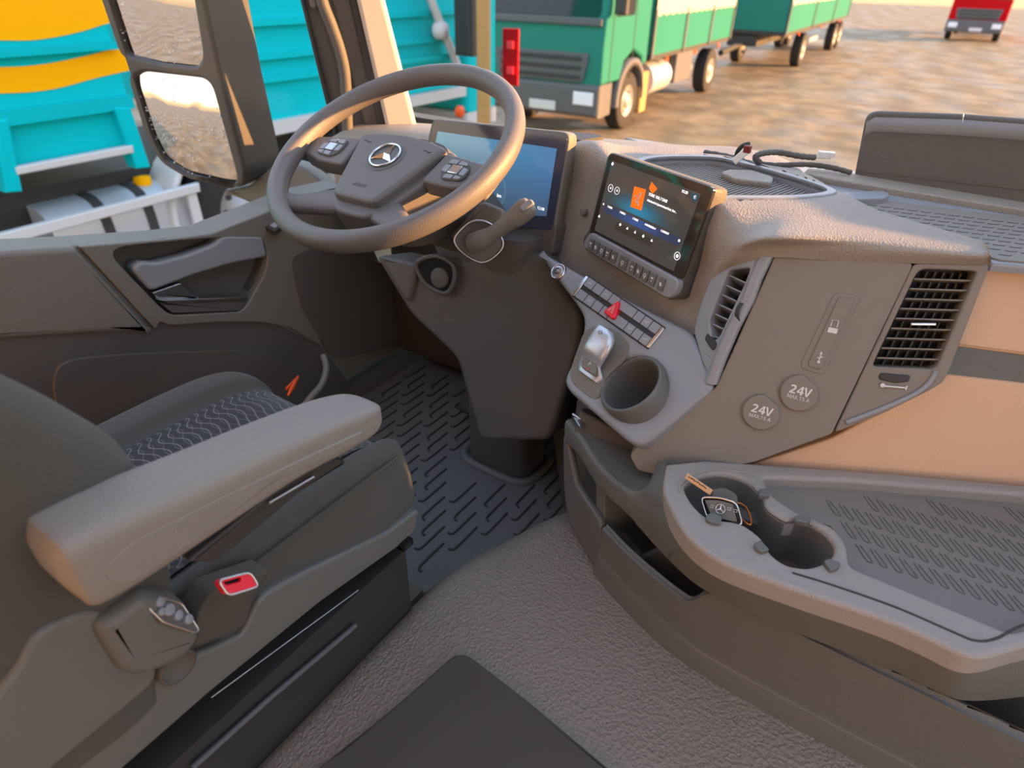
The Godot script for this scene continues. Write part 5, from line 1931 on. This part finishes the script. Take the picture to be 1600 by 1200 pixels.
	for q in [[247, 941, 0.005], [262, 953, 0.006], [276, 962, 0.005], [292, 968, 0.005], [250, 956, 0.004]]:
		b = MB.new()
		b.lathe(hit(pf, q[0], q[1]), pf.normal, [[q[2], 0.0], [q[2], 0.003], [q[2] * 0.8, 0.0045], [0.0, 0.0045]], 18)
		obj("control_key", b, M.smooth, cf)


func smooth_rings(secs: Array, k: int) -> Array:
	var rows := []
	for j in secs[0].size():
		var c := PackedVector3Array()
		for s in secs:
			c.append(s[j])
		rows.append(curve(c, k))
	var rings := []
	for i in rows[0].size():
		var r := PackedVector3Array()
		for j in rows.size():
			r.append(rows[j][i])
		rings.append(r)
	return rings


# ---------------------------------------------------------------- loose things on the dash
func dash_items() -> void:
	# dark sign box standing at the windscreen
	var n := Vector3(-0.05, 0.22, 0.97).normalized()
	var pl := Plane(n, hit(Plane(Vector3.UP, 0.757), 1340, 272))
	var d := thing("sign_box", "dark flat sign box with a rounded top standing at the windscreen", "sign box", Vector3(0.05, 0.75, -1.3))
	var far := func(y: float) -> Vector3:
		return Vector3(0.86, y, (pl.d - pl.normal.x * 0.86 - pl.normal.y * y) / pl.normal.z)
	var b := MB.new()
	var outline := trace(pl, [1332, 286, 1352, 180, 1366, 172, 1504, 177, 1640, 187])
	outline.append_array([far.call(outline[4].y), far.call(outline[0].y)])
	b.plate(rp(outline, 0.012), n, 0.035, 0.008, [], true)
	obj("housing", b, M.dark, d)
	b = MB.new()
	b.plate(rp(trace(shift(pl, 0.001), [1338, 268, 1354, 197, 1366, 190, 1504, 198, 1640, 209, 1900, 236, 1900, 325, 1600, 298]), 0.006), n, 0.004, 0.001)
	obj("face_panel", b, M.dark, d, "plain brown grey face")
	b = MB.new()
	b.grid([trace(shift(pl, 0.0015), [1354, 190, 1368, 183, 1504, 187, 1640, 197, 1900, 224]), trace(shift(pl, 0.007), [1352, 203, 1366, 196, 1504, 203, 1640, 213, 1900, 241]), trace(shift(pl, 0.002), [1350, 212, 1364, 205, 1504, 212, 1640, 222, 1900, 251])], false, n)
	obj("top_band", b, mt(Color(0.5, 0.5, 0.5), 0.25), d, "shiny grey band along the top")
	b = MB.new()
	b.tube(trace(shift(pl, 0.002), [1505, 178, 1504, 197]), 0.001, 6)
	obj("joint_line", b, M.satin, d)
	# loose cables with connectors
	var lay := func(xy: Array, ys: Array) -> PackedVector3Array:
		var o := PackedVector3Array()
		for i in xy.size():
			o.append(hit(Plane(Vector3.UP, ys[i]), xy[i][0], xy[i][1]))
		return curve(o, 6)
	d = thing("corrugated_cable", "loose corrugated cable with a pale connector lying at the windscreen base", "cable", hit(Plane(Vector3.UP, 0.765), 1230, 245))
	b = MB.new()
	var path: PackedVector3Array = lay.call([[1100, 238], [1140, 245], [1175, 256], [1186, 254], [1180, 246], [1190, 240], [1215, 238], [1250, 244], [1274, 246]], [0.765, 0.765, 0.766, 0.775, 0.785, 0.79, 0.79, 0.787, 0.785])
	var rad := PackedFloat32Array()
	for k in path.size():
		rad.append(0.0055 if k % 2 else 0.0045)
	b.tube(path, rad, 10)
	obj("sleeve", b, M.dark, d)
	b = MB.new()
	path = lay.call([[1176, 254], [1210, 258], [1260, 257], [1300, 262], [1330, 270]], [0.766, 0.766, 0.766, 0.764, 0.762])
	rad = PackedFloat32Array()
	for k in path.size():
		rad.append(0.005 if k % 2 else 0.0042)
	b.tube(path, rad, 10)
	obj("sleeve", b, M.dark, d)
	b = MB.new()
	var c := hit(Plane(Vector3.UP, 0.785), 1288, 242)
	b.box(c, Vector3(0.022, 0.012, 0.012), 0.002, Basis(Vector3.UP, 0.3))
	b.box(c + Vector3(0.012, 0.002, -0.003), Vector3(0.008, 0.008, 0.016), 0.001, Basis(Vector3.UP, 0.3))
	obj("connector", b, M.white, d, "pale plug connector")
	d = thing("cable_plug", "short black cable with a white and red plug standing up behind the tray", "cable", hit(Plane(Vector3.UP, 0.765), 1155, 245))
	b = MB.new()
	b.tube(lay.call([[1150, 249], [1152, 238], [1160, 228], [1170, 225]], [0.766, 0.785, 0.80, 0.806]), 0.004, 8)
	obj("lead", b, M.black, d)
	b = MB.new()
	b.box(hit(Plane(Vector3.UP, 0.788), 1158, 243), Vector3(0.012, 0.03, 0.012), 0.002, Basis(Vector3(0, 0, 1), -0.7))
	obj("plug", b, M.white, d, "white plug")
	b = MB.new()
	b.box(hit(Plane(Vector3.UP, 0.80), 1168, 233), Vector3(0.012, 0.012, 0.012), 0.002)
	obj("plug_tip", b, mt(Color(0.45, 0.12, 0.12), 0.5), d, "dark red plug tip")


# ---------------------------------------------------------------- vehicles outside
func wheel_at(parent: Node3D, p: Vector3, r: float, w: float) -> void:
	var b := MB.new()
	b.lathe(p, Vector3.RIGHT, [[r * 0.56, -w / 2], [r * 0.93, -w / 2], [r, -w / 2 + 0.04], [r, w / 2 - 0.04], [r * 0.93, w / 2], [r * 0.56, w / 2]], 32)
	var t := obj("tyre", b, M.tire, parent)
	b = MB.new()
	b.lathe(p, Vector3.RIGHT, [[r * 0.58, w / 2 - 0.01], [r * 0.54, w / 2 + 0.005], [r * 0.5, w / 2 - 0.05], [r * 0.30, w / 2 - 0.07], [r * 0.24, w / 2 + 0.0], [r * 0.14, w / 2 + 0.03], [0.0, w / 2 + 0.03]], 28)
	obj("rim", b, M.rim, t)
	b = MB.new()
	for k in 8:
		var a := TAU * k / 8
		b.lathe(p + Vector3(w / 2 - 0.055, cos(a) * r * 0.38, sin(a) * r * 0.38), Vector3.RIGHT, [[0.03, -0.02], [0.03, 0.01], [0.0, 0.012]], 8)
	obj("wheel_nuts", b, M.chassis, t)


func container_truck() -> void:
	var X := -5.5
	var pl := Plane(Vector3.RIGHT, X)
	var lx := func(px: float, py: float) -> Vector3:
		return hit(pl, px, py)
	# rear skip container with orange bands
	var d := thing("skip_container", "turquoise skip container with two orange bands beside the driver window", "container", Vector3(X - 1.2, -0.3, -1.5))
	var zr := hit(pl, 232, 240).z
	var b := MB.new()
	b.plate(PackedVector3Array([Vector3(X - 0.06, -0.20, 1.6), Vector3(X - 0.06, -0.20, zr), Vector3(X - 0.06, 2.0, zr), Vector3(X - 0.06, 2.0, 1.6)]), Vector3.RIGHT, 2.3, 0.02)
	var body := obj("wall", b, M.teal, d)
	# lower rail, ledge and posts
	b = MB.new()
	b.box(Vector3(X - 0.03, 0.13, (1.6 + zr) / 2), Vector3(0.08, 0.10, 1.6 - zr), 0.02)
	obj("side_ledge", b, M.teal, body)
	b = MB.new()
	b.box(Vector3(X - 0.02, 0.52, (1.6 + zr) / 2), Vector3(0.06, 0.05, 1.6 - zr), 0.015)
	obj("side_ledge", b, M.teal, body)
	for q in [[178, 168, 205, 168, 236, 262, 214, 264], [-8, 188, 14, 186, 36, 300, 10, 302]]:
		b = MB.new()
		var f := trace(shift(pl, 0.02), q)
		b.plate(PackedVector3Array([f[0], f[1], f[2], f[3]]), Vector3.RIGHT, 0.14, 0.015)
		obj("post", b, M.teal, d)
	# painted bands
	b = MB.new()
	var band := curve(trace(shift(pl, -0.052), [-120, 60, 0, 63, 60, 62, 120, 51, 160, 39, 190, 30]), 4)
	var up := trace(shift(pl, -0.052), [210, -140, -120, -140])
	band.append_array(up)
	b.plate(band, Vector3.RIGHT, 0.01, 0.0)
	obj("paint_band", b, M.orange, d, "broad orange band")
	b = MB.new()
	band = curve(trace(shift(pl, -0.052), [-120, 104, 0, 105, 70, 100, 140, 86, 192, 72]), 4)
	var low := curve(trace(shift(pl, -0.052), [203, 110, 150, 122, 80, 140, 0, 146, -120, 144]), 4)
	band.append_array(low)
	b.plate(band, Vector3.RIGHT, 0.01, 0.0)
	obj("paint_band", b, M.orange, d, "narrow orange band")
	b = MB.new()
	b.plate(trace(shift(pl, 0.03), [24, 262, 208, 227, 210, 239, 28, 274]), Vector3.RIGHT, 0.06, 0.01)
	obj("light_rail", b, M.white_out, d, "pale lower rail")
	# forward skip container
	var z0 := hit(pl, 398, 150).z
	var z1 := hit(pl, 722, 100).z
	var zc := hit(pl, 784, 100).z
	d = thing("skip_container", "plain turquoise skip container with a pale lower rail beyond the windscreen post", "container", Vector3(X - 1.2, -0.3, (z0 + z1) / 2))
	b = MB.new()
	b.box(Vector3(X - 1.2, 0.9, (z0 + z1) / 2), Vector3(2.3, 2.2, z0 - z1), 0.03)
	body = obj("wall", b, M.teal, d)
	for y in [0.35, 0.16, 0.62, 1.2]:
		b = MB.new()
		b.box(Vector3(X - 0.05, y, (z0 + z1) / 2), Vector3(0.10, 0.06, z0 - z1), 0.02)
		obj("side_ledge", b, M.teal, body)
	b = MB.new()
	b.box(Vector3(X - 0.02, -0.26, (z0 + z1) / 2), Vector3(0.1, 0.12, z0 - z1 + 0.1), 0.02)
	obj("light_rail", b, M.white_out, d, "pale lower rail")
	b = MB.new()
	b.tube(PackedVector3Array([hit(shift(pl, 0.05), 660, -40), hit(shift(pl, 0.05), 676, 8), hit(shift(pl, 0.05), 717, 108)]), 0.05, 8)
	obj("brace", b, M.white_out, d, "pale slanting brace")
	b = MB.new()
	b.lathe(hit(shift(pl, 0.02), 684, 47), Vector3.RIGHT, [[0.0, 0.12], [0.09, 0.1], [0.1, 0.0]], 16)
	obj("pivot", b, M.white_out, d)
	b = MB.new()
	b.lathe(hit(shift(pl, 0.1), 716, 174), Vector3.RIGHT, [[0.0, 0.05], [0.07, 0.05], [0.07, 0.0]], 16)
	obj("side_lamp", b, M.amber, d)
	# turquoise cab in front of it with a black mirror
	d = thing("truck_cab", "turquoise truck cab with a black mirror beyond the steering wheel", "truck", Vector3(X - 1.2, YARD, (z1 + zc) / 2))
	b = MB.new()
	b.box(Vector3(X - 1.2, 0.9, (z1 + zc) / 2 - 0.05), Vector3(2.3, 2.9, z1 - zc - 0.15), 0.1)
	obj("cab_shell", b, M.teal, d)
	b = MB.new()
	b.box(Vector3(X - 0.05, 1.45, (z1 + zc) / 2), Vector3(0.08, 0.9, (z1 - zc) * 0.6), 0.05)
	obj("side_window", b, M.carglass, d)
	b = MB.new()
	b.box(hit(shift(pl, 0.35), 731, 30), Vector3(0.25, 0.75, 0.25), 0.05)
	obj("cab_mirror", b, M.black, d)
	b = MB.new()
	b.box(Vector3(X - 1.2, -0.65, (z1 + zc) / 2 - 0.05), Vector3(2.3, 0.2, z1 - zc - 0.15), 0.06)
	obj("cab_bumper", b, M.white_out, d)
	wheel_at(d, Vector3(X - 0.2, YARD + 0.48, (z1 + zc) / 2), 0.46, 0.3)
	# chassis under the containers
	d = thing("truck_chassis", "dark truck chassis with a silver tank and pale side guard under the turquoise containers", "truck", Vector3(X - 1.2, YARD, -3.0))
	b = MB.new()
	b.box(Vector3(X - 1.2, -0.60, -2.6), Vector3(1.6, 0.3, 7.8), 0.02)
	obj("frame", b, M.chassis, d)
	b = MB.new()
	b.box(Vector3(X - 1.4, -1.0, -2.6), Vector3(0.9, 0.6, 7.6), 0.05)
	obj("underside", b, M.chassis, d)
	# tank
	var ta := hit(shift(pl, -0.1), 65, 320)
	var te := hit(shift(pl, -0.1), 285, 285)
	b = MB.new()
	var secs := []
	for k in 2:
		secs.append(oval(Vector3(X - 0.42, -0.92, ta.z if k == 0 else te.z), Vector3(0.34, 0, 0), Vector3(0, 0.36, 0), 3.4, 32))
	b.loft(secs)
	var tank := obj("tank", b, M.steel, d, "silver tank with dark straps")
	for f in [0.36, 0.68]:
		b = MB.new()
		b.loft([oval(Vector3(X - 0.42, -0.92, lerpf(ta.z, te.z, f) - 0.04), Vector3(0.35, 0, 0), Vector3(0, 0.37, 0), 3.4, 32), oval(Vector3(X - 0.42, -0.92, lerpf(ta.z, te.z, f) + 0.04), Vector3(0.35, 0, 0), Vector3(0, 0.37, 0), 3.4, 32)])
		obj("tank_strap", b, M.chassis, tank)
	b = MB.new()
	b.lathe(hit(shift(pl, -0.3), 223, 284), Vector3.UP, [[0.07, -0.05], [0.07, 0.04], [0.0, 0.05]], 14)
	obj("filler_cap", b, M.orange, tank)
	b = MB.new()
	b.plate(trace(shift(pl, 0.04), [-150, 396, 0, 366, 312, 286, 314, 300, 0, 386, -150, 418]), Vector3.RIGHT, 0.05, 0.012)
	b.plate(trace(shift(pl, 0.04), [-150, 480, 0, 452, 300, 362, 322, 356, 322, 366, 0, 470, -150, 500]), Vector3.RIGHT, 0.05, 0.012)
	b.plate(trace(shift(pl, 0.02), [292, 300, 306, 296, 320, 350, 306, 354]), Vector3.RIGHT, 0.04, 0.01)
	obj("side_guard", b, M.white_out, d, "pale side guard rails")
	wheel_at(d, hit(shift(pl, -0.2), 372, 322), 0.52, 0.3)
	wheel_at(d, hit(shift(pl, -0.2), 372, 322) + Vector3(0, 0, -1.3), 0.52, 0.3)
	b = MB.new()
	var fw := hit(shift(pl, -0.05), 372, 322)
	var rows := []
	for k in 17:
		var a := deg_to_rad(-10 + 200.0 * k / 16)
		var dir := Vector3(0, sin(a), cos(a))
		rows.append(PackedVector3Array([fw + dir * 0.62 + Vector3(0.02, 0, 0), fw + dir * 0.68 + Vector3(0.0, 0, 0), fw + dir * 0.68 - Vector3(0.35, 0, 0), fw + dir * 0.64 - Vector3(0.35, 0, 0), fw + dir * 0.62 - Vector3(0.03, 0, 0)]))
	b.grid(rows, true)
	obj("mudguard", b, M.white_out, d, "pale mudguard")
	# weathered post
	b = MB.new()
	var pz := at(756, 120, 8.2)
	b.box(Vector3(pz.x, 0.9, pz.z), Vector3(0.15, 5.0, 0.15), 0.02, Basis(Vector3.UP, 0.5))
	var po := obj("post", b, M.wood)
	tag(po, "tall weathered yellow brown post standing in front of the turquoise cab", "post")
	# red and white marker
	d = thing("marker_board", "upright red marker board beside the green truck front", "marker", Vector3(at(798, 92, 10.5).x, YARD, at(798, 92, 10.5).z))
	b = MB.new()
	b.box(at(798, 90, 10.5), Vector3(0.24, 0.75, 0.08), 0.02, Basis(Vector3.UP, 0.5))
	obj("board", b, M.redpaint, d)
	b = MB.new()
	for y in [70, 110]:
		b.box(at(797, y, 10.44), Vector3(0.1, 0.1, 0.06), 0.01, Basis(Vector3.UP, 0.5))
	obj("reflector", b, M.red, d)
	b = MB.new()
	var mp := at(798, 90, 10.55)
	b.box(Vector3(mp.x, (mp.y + YARD) / 2, mp.z), Vector3(0.06, mp.y - YARD, 0.06), 0.01)
	obj("stake", b, M.bumper, d)


# a cab that faces +z, built about the middle of its front edge on the ground
func make_cab(d: Node3D, paint: Material, W: float) -> void:
	var h := W / 2
	var side := [[0.05, 0.95], [0.06, 1.55], [0.0, 2.05], [-0.22, 3.0], [-0.35, 3.15], [-2.1, 3.15], [-2.15, 1.15], [-1.95, 1.10], [-1.85, 1.25], [-1.4, 1.42], [-0.95, 1.25], [-0.8, 0.95]]
	var pts := PackedVector3Array()
	for q in side:
		pts.append(Vector3(h, q[1], q[0]))
	var b := MB.new()
	b.plate(pts, Vector3.RIGHT, W, 0.05, [], true)
	obj("cab_shell", b, paint, d)
	# windscreen, side window, door seams
	b = MB.new()
	b.plate(rp(PackedVector3Array([Vector3(-h + 0.12, 2.0, 0.022), Vector3(h - 0.12, 2.0, 0.022), Vector3(h - 0.2, 2.9, -0.185), Vector3(-h + 0.2, 2.9, -0.185)]), 0.1), Vector3(0, 0.22, 0.97), 0.03, 0.004)
	var ws := obj("windscreen", b, M.carglass, d)
	b = MB.new()
	b.box(Vector3(0, 1.93, 0.04), Vector3(W - 0.15, 0.12, 0.06), 0.02)
	obj("wiper_panel", b, M.bumper, ws)
	b = MB.new()
	b.plate(rp(PackedVector3Array([Vector3(h + 0.005, 2.0, -0.35), Vector3(h + 0.005, 2.0, -1.25), Vector3(h + 0.005, 2.85, -1.25), Vector3(h + 0.005, 2.85, -0.5)]), 0.08), Vector3.RIGHT, 0.02, 0.004)
	obj("side_window", b, M.carglass, d)
	b = MB.new()
	b.box(Vector3(h + 0.001, 1.95, -1.32), Vector3(0.012, 2.0, 0.02), 0.0)
	b.box(Vector3(h + 0.001, 1.95, -0.28), Vector3(0.012, 2.0, 0.02), 0.0)
	obj("door_seam", b, M.chassis, d)
	# grille
	b = MB.new()
	b.plate(rp(PackedVector3Array([Vector3(-h + 0.35, 0.98, 0.085), Vector3(h - 0.35, 0.98, 0.085), Vector3(h - 0.25, 1.45, 0.095), Vector3(-h + 0.25, 1.45, 0.095)]), 0.06), Vector3(0, 0, 1), 0.06, 0.01)
	var gr := obj("grille", b, M.bumper, d)
	for k in 3:
		b = MB.new()
		b.box(Vector3(0, 1.06 + 0.15 * k, 0.10), Vector3(W - 0.8, 0.06, 0.03), 0.01)
		obj("grille_slat", b, M.chassis, gr)
	# bumper with lamps and plate
	b = MB.new()
	b.box(Vector3(0, 0.68, -0.2), Vector3(W + 0.02, 0.56, 0.62), 0.09)
	var bp := obj("bumper", b, M.bumper, d)
	for s in [-1, 1]:
		b = MB.new()
		b.box(Vector3(s * (h - 0.3), 0.72, 0.11), Vector3(0.4, 0.22, 0.04), 0.02)
		obj("headlamp", b, M.lamp, bp)
	b = MB.new()
	b.box(Vector3(0.1, 0.55, 0.12), Vector3(0.55, 0.16, 0.03), 0.01)
	obj("number_plate", b, M.white_out, bp, "blank looking pale number plate")
	for s in [-1, 1]:
		b = MB.new()
		b.box(Vector3(s * (h + 0.18), 2.35, -0.15), Vector3(0.22, 0.6, 0.14), 0.04)
		b.box(Vector3(s * (h + 0.05), 2.6, -0.2), Vector3(0.2, 0.04, 0.04), 0.01)
		obj("cab_mirror", b, M.black, d)
	for s in [-1, 1]:
		wheel_at(d, Vector3(s * (h - 0.18), 0.52, -1.4), 0.52, 0.3)
	b = MB.new()
	var rows := []
	for k in 17:
		var a := deg_to_rad(-5 + 190.0 * k / 16)
		var dir := Vector3(0, sin(a), cos(a))
		var c := Vector3(h, 0.55, -1.4)
		rows.append(PackedVector3Array([c + dir * 0.60 + Vector3(0.03, 0, 0), c + dir * 0.74 + Vector3(0.02, 0, 0), c + dir * 0.74 - Vector3(0.2, 0, 0), c + dir * 0.60 - Vector3(0.2, 0, 0)]))
	b.grid(rows, true)
	obj("wheel_arch", b, M.bumper, d)
	b = MB.new()
	b.box(Vector3(h - 0.15, 0.6, -2.15), Vector3(0.35, 0.75, 0.35), 0.04)
	obj("step_box", b, M.wood, d, "pale tan box behind the front wheel")


# a flat bed with drop sides and a pale cover
func make_bed(d: Node3D, W: float, z0: float, z1: float) -> void:
	var h := W / 2
	var n := 3
	var L := (z0 - z1) / n
	var b := MB.new()
	b.box(Vector3(0, 1.22, (z0 + z1) / 2), Vector3(W, 0.14, z0 - z1), 0.02)
	obj("bed_floor", b, M.chassis, d)
	for s in [-1, 1]:
		for k in n:
			b = MB.new()
			b.box(Vector3(s * (h - 0.02), 1.62, z0 - L * (k + 0.5)), Vector3(0.06, 0.76, L - 0.06), 0.015)
			obj("drop_side", b, M.green, d)
	for k in n + 1:
		b = MB.new()
		b.box(Vector3(h + 0.015, 1.62, z0 - L * k), Vector3(0.05, 0.86, 0.08), 0.01)
		obj("stanchion", b, M.bumper, d)
	# cover with scalloped hem
	b = MB.new()
	var rows := []
	for q in [[h + 0.02, 1.98], [h + 0.02, 2.5], [h - 0.02, 3.2], [h - 0.25, 3.4], [0.0, 3.45], [-h + 0.25, 3.4], [-h, 3.2], [-h, 2.0]]:
		var r := PackedVector3Array()
		for k in 61:
			var z := lerpf(z0, z1, k / 60.0)
			var sc := 0.05 * absf(sin(k / 60.0 * PI * 15)) if q[1] < 2.0 else 0.0
			r.append(Vector3(q[0] + 0.008 * sin(k * 1.7), q[1] - sc, z))
		rows.append(r)
	b.grid(rows, false, Vector3.UP)
	obj("cover", b, M.tarp, d, "pale tarpaulin with a scalloped hem")
	b = MB.new()
	b.box(Vector3(0, 2.3, z0 - 0.02), Vector3(W - 0.05, 2.1, 0.04), 0.01)
	b.box(Vector3(0, 2.3, z1 + 0.02), Vector3(W - 0.05, 2.1, 0.04), 0.01)
	obj("end_wall", b, M.green, d)
	b = MB.new()
	b.box(Vector3(0, 0.98, (z0 + z1) / 2), Vector3(0.9, 0.3, z0 - z1 - 0.1), 0.02)
	obj("frame", b, M.chassis, d)
	b = MB.new()
	b.box(Vector3(h - 0.1, 0.75, (z0 + z1) / 2 + 0.6), Vector3(0.05, 0.14, 1.6), 0.01)
	obj("side_guard", b, M.steel, d)
	for k in 3:
		b = MB.new()
		b.box(Vector3(h + 0.01, 1.1, z0 - L * (k + 0.5)), Vector3(0.03, 0.08, 0.12), 0.01)
		obj("side_lamp", b, M.amber, d)


func green_truck() -> void:
	var W := 2.45
	var d := thing("green_truck", "green truck with a dark grille and a covered flat bed facing the viewer", "truck", Vector3(-6.85, YARD, -11.15), "", true)
	d.rotation.y = 0.06
	make_cab(d, M.green, W)
	make_bed(d, W, -2.35, -8.4)
	wheel_at(d, Vector3(W / 2 - 0.2, 0.52, -7.2), 0.52, 0.32)
	wheel_at(d, Vector3(-W / 2 + 0.2, 0.52, -7.2), 0.52, 0.32)
	var b := MB.new()
	b.lathe(Vector3(0.95, 0.75, -3.2), Vector3.BACK, [[0.0, -0.6], [0.3, -0.6], [0.32, -0.55], [0.32, 0.55], [0.3, 0.6], [0.0, 0.6]], 24)
	obj("tank", b, M.steel, d, "silver cylindrical tank")
	b = MB.new()
	b.box(Vector3(W / 2 - 0.2, 0.85, -4.7), Vector3(0.4, 0.6, 1.2), 0.03)
	obj("tool_box", b, M.bumper, d)
	d = thing("trailer", "green drop side trailer with a pale cover behind the green truck", "trailer", Vector3(-6.45, YARD, -20.6), "", true)
	d.rotation.y = 0.05
	make_bed(d, W, -1.5, -14.5)
	for z in [-5.5, -12.6, -14.0]:
		for s in [-1, 1]:
			wheel_at(d, Vector3(s * (W / 2 - 0.2), 0.52, z), 0.52, 0.32)
	b = MB.new()
	b.tube(PackedVector3Array([Vector3(0, 0.9, -1.6), Vector3(0, 0.8, 0.6)]), 0.08, 8)
	obj("drawbar", b, M.chassis, d)


func red_truck() -> void:
	var d := thing("red_truck", "bright red truck far off at the end of the yard", "truck", Vector3(-1.35, YARD, -43.5), "", true)
	make_cab(d, M.redpaint, 2.5)
	var b := MB.new()
	b.box(Vector3(0, 2.2, -5.5), Vector3(2.4, 2.2, 6.0), 0.05)
	obj("load_box", b, M.redpaint, d)
	b = MB.new()
	b.box(Vector3(0, 0.9, -5.0), Vector3(0.9, 0.3, 7.0), 0.02)
	obj("frame", b, M.chassis, d)
	for s in [-1, 1]:
		wheel_at(d, Vector3(s * 1.05, 0.52, -7.0), 0.52, 0.32)


# a hall to the right of the yard; its long shadow lies over the turquoise containers
func hall() -> void:
	var d := thing("storage_hall", "small grey storage hall standing at the right side of the yard", "building", Vector3(5.9, YARD, -10.75))
	var b := MB.new()
	b.box(Vector3(5.9, YARD + 2.6, -10.75), Vector3(1.8, 5.2, 7.5), 0.0)
	obj("wall", b, M.bumper, d)
	b = MB.new()
	b.plate(PackedVector3Array([Vector3(4.9, YARD + 5.2, -6.9), Vector3(6.9, YARD + 5.2, -6.9), Vector3(5.9, YARD + 6.0, -6.9)]), Vector3(0, 0, 1), 7.7, 0.05)
	obj("roof", b, M.chassis, d)
	for k in 2:
		b = MB.new()
		b.box(Vector3(4.98, YARD + 1.9, -9.0 - k * 3.6), Vector3(0.1, 3.8, 3.2), 0.03)
		obj("gate", b, M.steel, d)
